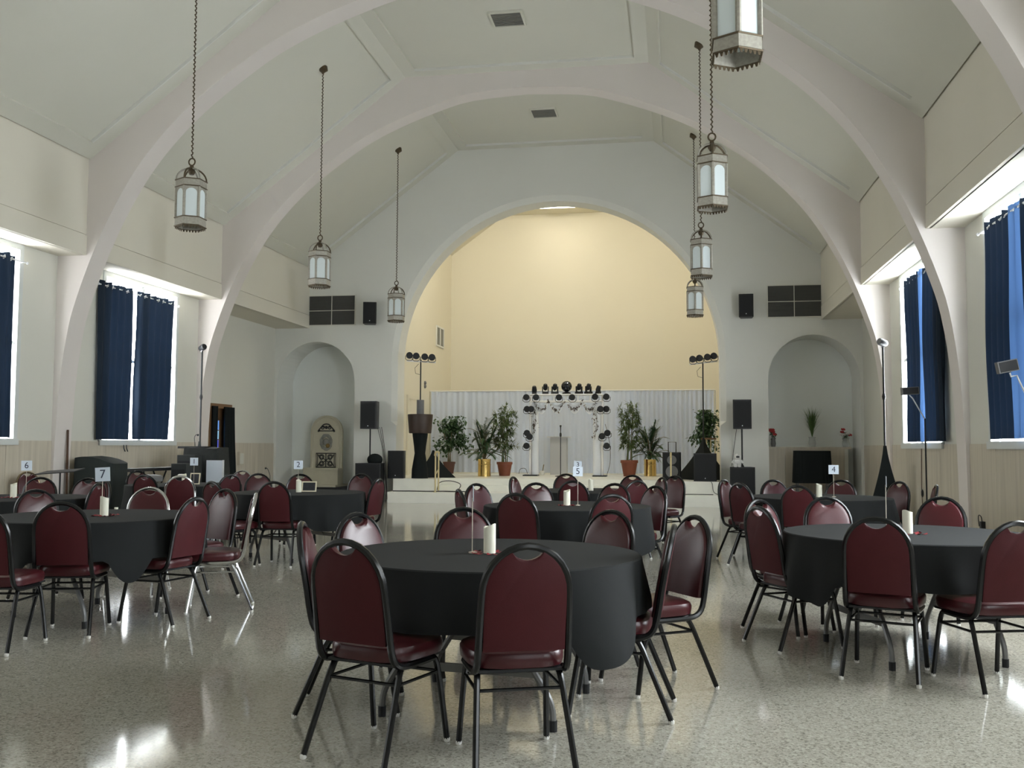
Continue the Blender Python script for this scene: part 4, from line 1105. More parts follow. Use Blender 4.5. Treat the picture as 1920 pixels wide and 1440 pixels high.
p = tq(1061.6, 724); t = thing('mirror_ball', 'dark round mirror ball on top of the white truss', 'mirror ball', (p.x, YT+.1, ZTOP+.022))
m = MB(); r = .142; zc = p.z-ZTOP-.022; m.ball((0, 0, zc), r, 28, 18); m.build('ball', M_MIRROR, t, smooth=False)
m = MB(); m.lathe([(.11, 0), (.12, .03), (.05, .06), (.03, zc-r+.01)], 16); m.build('stand', M_BLACK, t)
# microphone stand
p = pl(1051, 893.5); t = thing('microphone_stand', 'black microphone on a straight stand in front of the truss', 'microphone', (p.x, p.y, ZST))
hm = onY(1051, 797, p.y).z-ZST
m = MB(); m.lathe([(.14, 0), (.14, .015), (.03, .03)], 20); m.build('base', M_BLACK, t)
m = MB(); m.tube([(0, 0, .02), (0, 0, hm-.14)], .012, 8); m.build('pole', M_BLACK, t)
m = MB(); m.lathe([(.022, hm-.30), (.03, hm-.26), (.022, hm-.2)], 10); m.build('clutch', M_BLACK, t)
m = MB(); m.lathe([(.012, hm-.14), (.016, hm-.05), (.026, hm-.03), (.026, hm-.01), (.01, hm)], 12); m.build('microphone', M_BLACK, t)
# clear lectern behind
p = pl(1052, 889); t = thing('acrylic_lectern', 'frosted pale lectern standing behind the microphone', 'lectern', (p.x, 26.2, ZST))
ml = mat('frosted_acrylic', (.66, .66, .66), .5, transl=.3, tcol=(.8, .8, .8))
m = MB(); m.box(-.22, .22, -.01, .01, 0, 1.02); m.build('front_panel', ml, t, smooth=False)
for s in (-1, 1):
    m = MB(); m.box(s*.22-.006, s*.22+.006, .01, .32, 0, 1.0); m.build('side_panel', ml, t, smooth=False)
m = MB(); m.box(-.31, .31, -.06, .36, 1.02, 1.04); m.build('top', ml, t, smooth=False)
p = pl(1028, 888); t = thing('floor_pot', 'small white pot with a stick by the truss sleeve', 'pot', (p.x, 26.0, ZST))
m = MB(); m.lathe([(.05, 0), (.07, .1), (.06, .11)], 14); m.build('pot', M_WHITE, t); m = MB(); m.tube([(0, 0, .05), (.04, 0, .28)], .012, 6); m.build('stick', M_STEM, t)

# loudspeakers
def speaker(name, w, d, h, loc, rz, label, badge=True, grp=None, round_=.02, tiltx=0):
    t = thing(name, label, 'loudspeaker', loc, rz, grp)
    c = round_
    poly = [(-w/2+c, -d/2, 0), (w/2-c, -d/2, 0), (w/2, -d/2+c, 0), (w/2*.78, d/2, 0), (-w/2*.78, d/2, 0), (-w/2, -d/2+c, 0)]
    m = MB(); m.prism(poly, (0, 0, h)); m.build('cabinet', M_BLACK, t, smooth=False)
    m = MB(); m.box(-w/2+.03, w/2-.03, -d/2-.008, -d/2+.002, .03, h-.03); m.build('grille', M_GRILL, t, smooth=False)
    if badge:
        m = MB(); m.lathe([(.012, 0), (.012, .004)], 12, c=(0, -d/2-.008, .07), ax=(0, -1, 0)); m.build('badge', M_SILVER, t)
    return t
# wall-mounted pair
speaker('wall_loudspeaker', .32, .30, .52, (-4.44, YB-.22, 4.23), .25, 'small black loudspeaker fixed to the wall beside the fountain-side grille', grp='wall loudspeakers')
speaker('wall_loudspeaker', .32, .30, .52, (4.40, YB-.22, 4.23), -.08, 'small black loudspeaker fixed to the wall beside the flower-side grille', grp='wall loudspeakers')
for x in (-4.44, 4.40):
    m = MB(); m.box(x-.05, x+.05, YB-.09, YB-.0, 4.40, 4.58); tag(m.build('speaker_bracket', M_BLACK), 'black bracket behind the %s wall loudspeaker' % ('fountain-side' if x < 0 else 'flower-side'), 'bracket', 'speaker brackets')
# subwoofers with pole speakers, either side of the stage
def pole_rig(usub, vtop, uspk, v0, v1, Y, who, subw):
    q = onY(usub, vtop, Y); H = q.z
    s = speaker('subwoofer', subw, .55, H, (q.x, Y+.25, 0), 0, 'large black subwoofer on the floor, %s of the stage' % who, grp='subwoofers beside the stage')
    a, b = onY(uspk, v0, Y), onY(uspk, v1, Y)
    speaker('pole_loudspeaker', .40, .36, a.z-b.z, (a.x, Y+.2, b.z), 0.0, 'black loudspeaker on a pole above the subwoofer, %s of the stage' % who, grp='loudspeakers on poles')
    t = thing('speaker_pole', 'black pole between subwoofer and loudspeaker, %s of the stage' % who, 'pole', (a.x, Y+.2, H), group='speaker poles')
    m = MB(); m.tube([(0, 0, 0), (0, 0, b.z-H)], .018, 8); m.build('tube', M_BLACK, t)
    m = MB(); m.lathe([(.05, 0), (.04, .02), (.022, .05)], 12); m.build('socket', M_BLACK, t)
    return q, a, b, H
q, a, b, H = pole_rig(690, 868.5, 690, 752, 804, 21.75, 'fountain side', .62)
m = MB(); m.ball((0, 0, .10), .16, 14, 10, (1.2, .8, .9)); o = m.build('cloth_bundle', M_SPANDEX); o.location = (a.x+.14, 21.9, H-.02); tag(o, 'black cloth bundle lying on the fountain-side subwoofer', 'cloth')
for k in range(3):
    m = MB(); m.tube(catmull([(a.x+.1+.05*k, 22.2, b.z+.05), (a.x+.2+.03*k, 22.25, (b.z+H)/2), (a.x+.30+.02*k, 22.1, H), (a.x+.36, 22.2, .03)], 5), .006, 5)
    tag(m.build('speaker_cable', M_CABLE), 'thin cable hanging behind the fountain-side pole loudspeaker, ' + ['nearest the pole', 'middle one', 'nearest the stage block'][k], 'cable', 'cables behind the speaker')
q2, a2, b2, H2 = pole_rig(1392, 876, 1391.5, 749, 804, 21.75, 'flower side', .54)
m = MB(); m.tube(catmull([(a2.x-.1, 22.1, b2.z+.05), (a2.x-.16, 22.2, (b2.z+H2)/2), (a2.x-.22, 22.1, H2+.02)], 5), .006, 5); tag(m.build('speaker_cable', M_CABLE), 'thin cable hanging below the flower-side pole loudspeaker', 'cable')
# white astronaut-shaped night light: plain rounded toy figure
p = onY(1383.5, 876, 21.75); t = thing('toy_figure', 'small white toy spaceman standing on the flower-side subwoofer', 'toy', (p.x, 21.80, H2))
wt = mat('toy_white', (.78, .78, .76), .3)
for s in (-1, 1):
    m = MB(); m.tube([(s*.045, 0, 0), (s*.04, 0, .08)], [.03, .036], 10); m.build('leg', wt, t)
    m = MB(); m.tube([(s*.075, 0, .15), (s*.115, -.01, .09)], [.028, .024], 10); m.build('arm', wt, t)
m = MB(); m.ball((0, 0, .125), .075, 14, 10, (1, .8, .9)); m.build('body', wt, t)
m = MB(); m.ball((0, 0, .225), .07, 14, 10); m.build('helmet', wt, t)
m = MB(); m.ball((0, -.03, .225), .05, 14, 10, (1, .9, .75)); m.build('visor', M_BLACK, t)
# speakers on the stage blocks
p0, p1 = onY(726, 845, 22.05), onY(756, 845, 22.05)
speaker('stage_loudspeaker', p1.x-p0.x, .33, p0.z-ZST, ((p0.x+p1.x)/2, 22.25, ZST), 0, 'black loudspeaker standing on the fountain-side stage block')
p0, p1 = onY(1299, 850, 22.05), onY(1345, 850, 22.05)
speaker('stage_loudspeaker', (p1.x-p0.x)*.94, .34, p0.z-ZST, ((p0.x+p1.x)/2, 22.22, ZST), 0, 'wide black loudspeaker standing on the flower-side stage block')
# wheeled speaker with pull handle
p0, p1 = onY(1242, 848, 22.9), onY(1277, 848, 22.9); h = p0.z-ZST
t = speaker('wheeled_loudspeaker', p1.x-p0.x, .36, h, ((p0.x+p1.x)/2, 23.1, ZST), 0, 'black wheeled party loudspeaker with a pull handle up', badge=False, round_=.07)
for z, r in ((h*.30, .13), (h*.72, .10)):
    m = MB(); m.lathe([(r*1.1, 0), (r*1.1, .02), (r*.95, .02), (r*.3, .0), (.01, .01)], 20, c=(0, -.19, z), ax=(0, -1, 0)); m.build('cone', M_GREY, t)
m = MB(); m.tube([(-.08, .12, h-.02), (-.08, .12, h+.24), (.10, .12, h+.24), (.10, .12, h-.02)], .012, 6); m.build('pull_handle', M_BLACK, t)
for s in (-1, 1):
    m = MB(); m.lathe([(.05, 0), (.05, .03)], 14, c=(s*.17, .15, .05), ax=(1, 0, 0)); m.build('wheel', M_BLACK, t)

# black scrim stands
def scrim(x, y, z0, rbase, hap, label, nleg=3, turn=0.5):
    t = thing('tripod_scrim', label, 'scrim', (x, y, z0), turn)
    m = MB(); N = nleg*10; rows = []
    for i in range(11):
        f = i/10; ring = []
        for k in range(N):
            a = 2*PI*k/N; tri = math.cos(PI/nleg)/math.cos(((a+PI/nleg) % (2*PI/nleg))-PI/nleg)   # triangle section
            r = .028+(rbase-.028)*((1-f)**1.35)
            sag = 1-.10*math.sin(PI*f)*(1-tri)
            ring.append((r*tri*sag*math.cos(a), r*tri*sag*math.sin(a), hap*f+.003))
        rows += ring
    fs = [(i*N+k, i*N+(k+1) % N, (i+1)*N+(k+1) % N, (i+1)*N+k) for i in range(10) for k in range(N)]
    m.add(rows, fs); m.build('cover', M_SPANDEX, t)
    return t
def light_tree(x, y, zb, zt, heads, label):
    t = thing('light_tree', label, 'light stand', (x, y, zb))
    m = MB(); m.tube([(0, 0, 0), (0, 0, zt-zb)], .016, 8); m.build('pole', M_BLACK, t)
    m = MB(); dz = (heads[-1][1]-heads[0][1]); m.tube([(heads[0][0]-.08-x, 0, zt-zb+(heads[0][1]-zt)-.12), (heads[-1][0]+.08-x, 0, heads[-1][1]-zb-.12)], .016, 6); m.build('crossbar', M_SILVER, t)
    m = MB(); m.tube([(-.05, 0, zt-zb-.1), (-.14, -.02, zt-zb-.2), (-.12, -.02, zt-zb-.33), (-.02, 0, zt-zb-.36)], .005, 5); m.build('cable_loop', M_CABLE, t)
    return t
# fountain side: sleeved pedestal with a tapered brown drum, post and light tree
YP = 22.32
pc = onY(787, 890, YP); s_ = (pc-CAM).dot(FWD)/F_PX
t = thing('sleeved_pedestal', 'tall black waisted pedestal carrying a tapered brown drum on the stage block', 'pedestal', (pc.x, YP, ZST))
zz = lambda v: onY(787, v, YP).z-ZST
m = MB(); m.lathe([(15.6*s_, .002), (15*s_, zz(880)), (12*s_, zz(862)), (10*s_, zz(850)), (11.5*s_, zz(836)), (14*s_, zz(818)), (14.6*s_, zz(812))], 28); m.build('sleeve', M_SPANDEX, t)
m = MB(); m.lathe([(20.5*s_, zz(812.5)), (21*s_, zz(811)), (23.8*s_, zz(778)), (23.5*s_, zz(777))], 28); m.build('drum', M_BROWNPLASTIC, t)
m = MB(); m.lathe([(7*s_, zz(777)), (7*s_, zz(750))], 18); m.build('post', M_GREY, t)
for i, (x, y) in enumerate(((-3.35+.0, 22.85), (-2.45, 22.95))): pass
scrim(pc.x+.14, 23.05, ZST, .60, .66, 'black cone scrim behind the waisted pedestal', turn=.9)
hd = [onY(u, v, YP) for u, v in ((769, 667), (781.5, 668), (797.5, 669.5), (811, 670.5))]
pt = onY(789, 676, YP); light_tree(pt.x, YP, ZST+zz(750), pt.z+.02, [(q.x, q.z) for q in hd], 'light tree with four lamps on the waisted pedestal')
for k, q in enumerate(hd): par(q.x, YP-.06, q.z, 'black par light over the waisted pedestal, %s the fountain wall' % (ORD[k] if k < 3 else ORD[5]), 'par lights on the fountain-side tree', rz=.3, scale=.92)
# flower side scrim and tree
ps = onZ(1312, 897.5, ZST); YS = 23.3
pa = onY(1319, 822, YS); scrim(pa.x, YS, ZST, .78, pa.z-ZST, 'black cone scrim on the flower side of the stage', turn=-.5)
hd = [onY(u, v, YS) for u, v in ((1299, 674), (1311.5, 672), (1326.5, 670), (1338.5, 668))]
light_tree(pa.x, YS, ZST+.02, onY(1319, 680, YS).z, [(q.x, q.z) for q in hd], 'light tree with four lamps rising from the flower-side scrim')
for k, q in enumerate(hd): par(q.x, YS-.06, q.z, 'black par light over the flower-side scrim, %s the fountain wall' % (ORD[k] if k < 3 else ORD[5]), 'par lights on the flower-side tree', rz=-.35, scale=.92)

# handrails on the stage steps
def handrail(x, label, y0=21.58, y1=21.88, z0=.25, z1=.25):
    t = thing('handrail', label, 'handrail', (x, y0, z0))
    dy, dz = y1-y0, z1-z0
    for (y, zb) in ((0, 0), (dy, dz)):
        m = MB(); m.tube([(0, y, zb), (0, y, zb+.90)], .02, 8); m.build('post', M_GOLDRAIL, t)
        m = MB(); m.lathe([(.045, zb), (.045, zb+.012)], 12, c=(0, y, 0)); m.build('flange', M_GOLDRAIL, t)
    m = MB(); m.tube([(0, -.06, .84), (0, 0, .92), (0, dy, dz+.92), (0, dy+.05, dz+.90)], .022, 8); m.build('top_rail', M_GOLDRAIL, t)
    m = MB(); m.tube([(0, 0, .40), (0, dy, dz+.52)], .015, 8); m.build('mid_rail', M_GOLDRAIL, t)
p = onY(817.5, 910, 21.65); handrail(p.x, 'cream-gold handrail on the fountain side of the stage steps')
p = onY(1258, 890, 21.65); handrail(p.x, 'cream-gold handrail on the flower side of the stage steps')
# wooden rail rack by the arch jamb
t = thing('wooden_rack', 'wooden rail rack against the flower-side arch jamb', 'rack', (3.60, 23.6, ZST))
for x in (-.16, -.06, .04, .14):
    m = MB(); m.box(x-.012, x+.012, -.012, .012, 0, .95); m.build('slat', M_GOLDRAIL, t, smooth=False)
for z in (.35, .95):
    m = MB(); m.box(-.19, .17, -.02, .02, z, z+.04); m.build('rail', M_WOODMD, t, smooth=False)
# cables on the bottom step
def cable(pts, label, r=.008, mtl=None, group=None):
    m = MB(); m.tube(catmull(pts, 5), r, 6); return tag(m.build('cable', mtl or M_CABLE), label, 'cable', group)
rnd = random.Random(4)
cable([(-3.7+.2*k, 21.80+rnd.uniform(-.05, .09), .26) for k in range(11)], 'tangled black cable lying along the fountain-side bottom step', .012)
cable([(-2.72, 21.86, .262), (-2.5, 21.80, .262), (-2.2, 21.75, .262), (-2.1, 21.83, .42), (-2.35, 21.9, .50), (-2.62, 21.95, .46), (-2.68, 21.90, .28)], 'looped black cable beside the fountain-side handrail', .009)
cable([(2.5+.16*k, 21.80+rnd.uniform(-.06, .06), .26) for k in range(8)], 'thin black cable lying along the flower-side bottom step', .008)
cable([(3.55, 22.0, .555), (3.60, 21.93, .50), (3.63, 21.90, .32), (3.72, 21.80, .262)], 'thin cable running over the edge of the flower-side block', .007)
p = pl(981, 889); cable([(p.x-.12, p.y, ZST+.01), (p.x-.08, p.y, ZST+.14), (p.x+.06, p.y, ZST+.15), (p.x+.12, p.y, ZST+.01)], 'small cable arc beside the fountain-side base plate', .007)
p = tq(1138, 800); cable([(p.x-.05, YT+.1, 1.9), (p.x+.06, YT+.12, 1.4), (p.x+.07, YT+.12, .9), (p.x-.02, YT+.1, ZST+.01)], 'thin cable hanging by the flower-side truss post', .006)

# ================================================================ NICHES
# fountain
t = thing('niche_plinth', 'low black plinth with a pale stone slab under the fountain', 'plinth', (-5.875, 22.9, 0))
m = MB(); m.box(-.97, .97, -.55, .48, 0.003, .30); m.build('base', M_BLACK, t, smooth=False)
m = MB(); m.box(-.97, .55, -.50, .48, .30, .35); m.build('slab', M_STONE, t, smooth=False)
YF = 23.0
f0, f1 = onY(582, 850, YF), onY(641, 850, YF); fx, fw = (f0.x+f1.x)/2, (f1.x-f0.x)/2
zt_ = onY(611, 779, YF).z; zsp = zt_-fw
t = thing('wall_fountain', 'round-headed cast stone wall fountain with black ironwork', 'fountain', (fx, YF, .351))
def slab(w, zs, y0, y1, nm, mtl, z0=0.0, inset=0):
    pts = [(-w, z0), (w, z0)] + [(w*math.cos(PI*k/18), zs+w*math.sin(PI*k/18)) for k in range(19)]
    m = MB(); m.prism([(x, y1, z) for x, z in pts], (0, y0-y1, 0)); return m.build(nm, mtl, t, smooth=False)
Z = lambda v: onY(611, v, YF).z-.351
slab(fw, zsp-.351, 0, .10, 'stele', M_STONE)
m = MB(); m.tube([(x*.86, -.01, z) for x, z in [(-fw, Z(878)), (-fw, zsp-.351)] + [(fw*math.cos(PI-PI*k/16), zsp-.351+fw*.93*math.sin(PI*k/16)) for k in range(1, 16)] + [(fw, zsp-.351), (fw, Z(878))]], .022, 6); m.build('moulding', M_STONE, t)
m = MB(); m.box(-fw*1.12, fw*1.05, -.34, 0, 0, Z(880)); m.build('basin', M_STONE, t, smooth=False)
m = MB(); m.box(-fw*1.16, fw*1.09, -.37, .0, Z(880), Z(877)); m.build('basin_rim', M_STONE, t, smooth=False)
ir = MB(); zb = Z(808); w = fw*.52; hh = Z(795)-zb
for s in (-1, 1):
    ir.tube(catmull([(0, -.012, zb+hh), (s*w*.35, -.012, zb+hh*.9), (s*w*.7, -.012, zb+hh*.45), (s*w, -.012, zb), (s*w*.9, -.012, zb-.01), (s*w*.8, -.012, zb+.03)], 4), .014, 6)
    ir.tube([(s*w*.42+.05*math.cos(q)*(1-q/14), -.012, zb+hh*.45+.05*math.sin(q)*(1-q/14)) for q in [k*.6 for k in range(16)]], .012, 6)
ir.tube([(-w, -.012, zb), (w, -.012, zb)], .012, 6); ir.ball((0, -.012, zb+hh*.5), .04, 10, 8, (1, .4, 1)); ir.build('iron_crest', M_IRON, t)
ir = MB(); z0, z1 = Z(876), Z(850); w = fw*.62; h = z1-z0; zc = (z0+z1)/2
ir.tube([(-w, -.012, z0), (w, -.012, z0), (w, -.012, z1), (-w, -.012, z1)], .014, 6, closed=True); ir.tube([(0, -.012, z0), (0, -.012, z1)], .012, 6)
for s in (-1, 1):
    ir.tube([(s*w*.86, -.012, z0), (s*w*.86, -.012, z1)], .008, 6)
    for e in (-1, 1):
        ir.tube([(s*(w*.42+.075*math.cos(q)*(1-q/16)), -.012, zc+e*(h*.25+.06*math.sin(q)*(1-q/16))) for q in [k*.55 for k in range(20)]], .010, 6)
        ir.tube(catmull([(0, -.012, zc), (s*w*.25, -.012, zc+e*h*.12), (s*w*.5, -.012, zc+e*h*.05), (s*w*.8, -.012, zc+e*h*.4)], 4), .010, 6)
ir.build('iron_grille', M_IRON, t)
m = MB(); zm = Z(829); rnd = random.Random(3)
for k in range(22):
    a = 2*PI*k/22; m.ball((.125*math.cos(a), -.01, zm+.17*math.sin(a)), .042+rnd.uniform(-.006, .01), 8, 6, (1, .6, 1))
m.ball((0, -.01, zm), .085, 12, 8, (1, .6, 1.1)); m.build('carved_wreath', M_SCROLL, t)
m = MB(); m.ball((.06, -.05, zm-.09), .055, 10, 8); o = m.build('spout', mat('rust_bronze', (.30, .20, .07), .5, metal=.4), t)
# flower niche: low panelled shelf
t = thing('niche_shelf', 'built-in tan shelf at the foot of the flower niche', 'shelf', (5.875, 22.95, 0))
ztop = onY(1523, 838, 22.9).z
m = MB(); m.box(-.985, .80, -.05, .44, .003, ztop-.05); m.build('front', M_WALL, t, smooth=False)
m = MB(); m.box(-.985, .86, -.10, .44, ztop-.05, ztop); m.build('top_board', M_WAINS, t, smooth=False)
m = MB(); m.box(-.985, -.60, -.065, -.04, .003, ztop-.05); m.build('panel', M_WAINS, t, smooth=False)
m = MB(); m.box(-.59, .72, -.065, -.04, .003, ztop-.05); m.build('panel', M_WAINS, t, smooth=False)
def vase(u, v, Y, label, r, h, kind, seed, mtl):
    p = onY(u, v, Y); t = thing('flower_vase', label, 'vase', (p.x, Y, ztop)); rnd = random.Random(seed)
    m = MB(); m.lathe([(r*.75, 0), (r, h*.35), (r*.8, h*.8), (r*.95, h)], 16); m.build('vase', mtl, t)
    if kind == 'grass':
        m = MB()
        for _ in range(170):
            a = rnd.uniform(0, 2*PI); sp = rnd.uniform(.05, .42); H = rnd.uniform(.35, .78); d = Vector((math.cos(a), math.sin(a), 0)); s2 = Vector((-d.y, d.x, 0))*.006
            P = [Vector((0, 0, h*.9))+d*sp*f*f*.7+Vector((0, 0, H*f*(1-.15*f*sp))) for f in (0, .4, .75, 1)]
            m.add([P[0]+s2, P[0]-s2, P[1]-s2, P[1]+s2, P[2]-s2*.7, P[2]+s2*.7, P[3]], [(0, 1, 2, 3), (3, 2, 4, 5), (5, 4, 6)])
        tag(m.build('grass', mat('grass_green', (.10, .17, .05), .5, var=.3, scale=8), t, smooth=False), kind='stuff')
    else:
        m = MB(); fl = []
        for k in range(9):
            a = rnd.uniform(0, 2*PI); q = Vector((math.cos(a)*rnd.uniform(.02, .10), math.sin(a)*rnd.uniform(.02, .10), h+rnd.uniform(.06, .20))); m.tube([(0, 0, h*.5), q], .004, 5); fl.append(q)
        m.build('stems', M_LEAF, t)
        for k, q in enumerate(fl):
            f = MB()
            for j in range(6): f.ball(q+Vector((.026*math.cos(j), .026*math.sin(j), .01*(j % 2))), .024, 6, 5)
            f.build('blossom', M_REDFL if (kind == 'red' or k % 3 == 0) else M_WHITEFL, t)
        f = MB(); leafset(f, lambda r: Vector((r.uniform(-.06, .06), r.uniform(-.06, .06), h+r.uniform(-.02, .15))), 40, .06, .018, rnd, .2); tag(f.build('leaves', M_LEAF, t, smooth=False), kind='stuff')
vase(1523, 836, 22.98, 'frosted vase of tall green grass in the middle of the niche shelf', .085, .23, 'grass', 1, M_GLASSV)
vase(1586, 836, 22.98, 'glass vase of red and white flowers on the niche shelf', .085, .20, 'mix', 2, M_GLASSV)
vase(1450, 836, 22.98, 'dark vase of red flowers at the edge of the niche shelf', .06, .20, 'red', 3, M_GREY)
# black-draped side table
p0, p1 = onY(1490, 845, 22.2), onY(1558, 845, 22.2); zt2 = p0.z
t = thing('draped_table', 'small side table under a black pleated cloth in front of the niche shelf', 'table', ((p0.x+p1.x)/2, 22.35, 0)); hw = (p1.x-p0.x)/2
for sx in (-1, 1):
    for sy in (-1, 1):
        m = MB(); m.tube([(sx*(hw-.06), sy*.16, 0), (sx*(hw-.06), sy*.16, zt2-.02)], .016, 8); m.build('leg', M_GREYMETAL, t)
m = MB(); m.box(-hw+.03, hw-.03, -.21, .21, .22, .24); m.build('lower_shelf', M_WHITE, t, smooth=False)
m = MB(); zbt = onY(1520, 906, 22.2).z; N = 120; vs = []
for f in (0, .02, .5, 1.0):
    for k in range(N):
        a = 2*PI*k/N; e = .35; cx, sx = math.cos(a), math.sin(a)
        r = 1+(.05+.03*math.cos(30*a))*f
        vs.append((hw*r*math.copysign(abs(cx)**e, cx), .25*r*math.copysign(abs(sx)**e, sx), zt2-(zt2-zbt)*f))
fs = [(i*N+k, (i+1)*N+k, (i+1)*N+(k+1) % N, i*N+(k+1) % N) for i in range(3) for k in range(N)]+[tuple(range(N))]
m.add(vs, fs); m.build('cloth', M_SPANDEX, t)

# ================================================================ ALONG THE FOUNTAIN-SIDE WALL
t = thing('covered_equipment', 'lumpy black cover over equipment standing by the rib below the window', 'covered equipment', (-6.05, 13.80, 0))
m = MB(); rnd = random.Random(11)
def P(u, v):
    a = 2*PI*u; e = .32; cx, sx = math.cos(a), math.sin(a)
    r = 1+.04*(1-v)*(1+.5*math.cos(26*a)); y = .25*r*math.copysign(abs(sx)**e, sx); x = .34*r*math.copysign(abs(cx)**e, cx)
    top = 1.07+.05*math.cos(x*5+.6)-.12*max(0, x-.12)
    return (x, y, .01+(top-.01)*v)
m.grid(P, 96, 8)
m.grid(lambda u, v: tuple(Vector(P(u, 1))*(1-v)+Vector((0, P(u, 1)[1]*.0, 1.13))*v) if v < 1 else (0, 0, 1.13), 96, 5)
m.build('cover', mat('black_piano_cover', (.012, .018, .017), .8, bump=.3, bscale=5), t)
m = MB(); m.tube([(-6.42, 13.50, 0.0), (-6.45, 13.52, 1.53)], [.022, .016], 8); tag(m.build('wooden_staff', M_WOODDK), 'brown wooden staff leaning against the rib beside the covered equipment', 'staff')
# music stand
p = onY(113, 884, 12.6); t = thing('music_stand', 'dark music stand with its desk folded nearly flat', 'music stand', (p.x, 12.6, 0), .3)
m = MB(); m.obox((0, 0, p.z), (.26, 0, .02), (.03, .17, .02), (0, -.002, .006)); m.build('desk', M_DESK, t, smooth=False)
m = MB(); m.tube([(0, 0, .12), (0, 0, p.z-.01)], .012, 8); m.build('post', M_BLACK, t)
for k in range(3):
    a = k*2*PI/3; m = MB(); m.tube([(0, 0, .2), (.24*math.cos(a), .24*math.sin(a), .012)], .010, 6); m.build('leg', M_BLACK, t)
# keyboard on a stand, drum stool
a, b = onX(222, 888, -5.95), onX(330, 879, -5.95)
t = thing('keyboard_stand', 'thin black keyboard on crossed legs along the fountain-side wall', 'keyboard', (-5.95, (a.y+b.y)/2, 0)); hw = (b.y-a.y)/2; zk = .92
m = MB(); m.box(-.16, .16, -hw, hw, zk-.05, zk); m.build('keyboard', M_BLACK, t, smooth=False)
for s in (-1, 1):
    for e in (-1, 1):
        m = MB(); m.tube([(e*.22, s*.35, .015), (-e*.12, s*.35, zk-.055)], .014, 8); m.build('leg', M_BLACK, t)
p = onX(283, 885, -5.35); t = thing('drum_stool', 'round grey padded stool in front of the keyboard', 'stool', (-5.35, p.y, 0))
m = MB(); m.lathe([(.15, .72), (.18, .74), (.185, .80), (.16, .83), (.05, .84)], 20); m.build('seat', M_GREY, t)
m = MB(); m.tube([(0, 0, .15), (0, 0, .73)], .018, 8); m.build('post', M_CHROME, t)
for k in range(3):
    q = k*2*PI/3; m = MB(); m.tube([(0, 0, .3), (.22*math.cos(q), .22*math.sin(q), .01)], .012, 6); m.build('leg', M_CHROME, t)
# equipment cart
YC = 16.2
L = lambda u, v: onY(u, v, YC)
x0, x1 = L(343, 850).x, L(421, 850).x; zc_ = L(380, 840).z
t = thing('equipment_cart', 'tall equipment cart under a dark patterned cover with a gooseneck microphone', 'cart', ((x0+x1)/2, YC+.1, 0)); hw = (x1-x0)/2
m = MB()
def P(u, v):
    a = 2*PI*u; e = .35; cx, sx = math.cos(a), math.sin(a); r = 1+.07*(1-v)*(1+.6*math.cos(17*a))
    return (hw*r*math.copysign(abs(cx)**e, cx)*(.86+.14*(1-v)), .26*r*math.copysign(abs(sx)**e, sx), .01+(zc_-.02+.015*math.cos(3*a))*v)
m.grid(P, 80, 8); m.prism([P(k/40, 1) for k in range(40)], (0, 0, .01)); m.build('cover', mat('dark_patterned_cover', (.018, .021, .020), .8, var=.5, scale=18), t)
m = MB(); m.box(-hw-.04, hw*.2, -.22, .2, zc_-.01, zc_+.03); m.build('tray', M_BLACK, t, smooth=False)
g0 = L(361, 839); m = MB(); dx = g0.x-(x0+x1)/2; zt3 = L(361, 816).z; m.tube(catmull([(dx, 0, zc_), (dx-.02, 0, zt3-.06), (dx, 0, zt3), (dx+.035, 0, zt3+.01)], 4), .007, 6); m.build('gooseneck', M_BLACK, t)
m = MB(); m.ball((dx+.045, 0, zt3+.005), .02, 8, 6); m.build('microphone', M_BLACK, t)
for (u0, u1, v0, v1, dy, nm) in ((340, 372, 853, 870, -.45, 'grey-black amplifier box beside the equipment cart, upper one'), (329, 356, 869, 893, -.75, 'grey-black amplifier box beside the equipment cart, lower one')):
    a, b = onY(u0, v0, YC+dy), onY(u1, v1, YC+dy); t = thing('amplifier', nm, 'amplifier', ((a.x+b.x)/2, YC+dy, 0)); w = (b.x-a.x)/2
    m = MB(); m.box(-w, w, -.14, .14, 0.05, a.z); m.build('cabinet', mat('dark_amp_vinyl', (.022, .026, .027), .6), t, smooth=False)
    m = MB(); m.box(-w+.02, w-.02, -.15, -.138, .1, a.z-.10); m.build('grille', M_GRILL, t, smooth=False)
    for sx in (-1, 1):
        for sy in (-1, 1):
            m = MB(); m.lathe([(.02, 0), (.02, .05)], 8, c=(sx*(w-.04), sy*.1, 0)); m.build('foot', M_BLACK, t)
a, b = onY(386, 863, 15.75), onY(416, 863, 15.75)
t = thing('whiteboard', 'pale blue-white board leaning on the equipment cart', 'board', ((a.x+b.x)/2, 15.78, 0)); w = (b.x-a.x)/2
m = MB(); m.box(-w, w, -.008, .008, .0, a.z); m.build('panel', M_BOARD, t, smooth=False)
m = MB(); m.box(w, w+.025, -.012, .012, 0, a.z+.005); m.build('edge', M_SILVER, t, smooth=False)
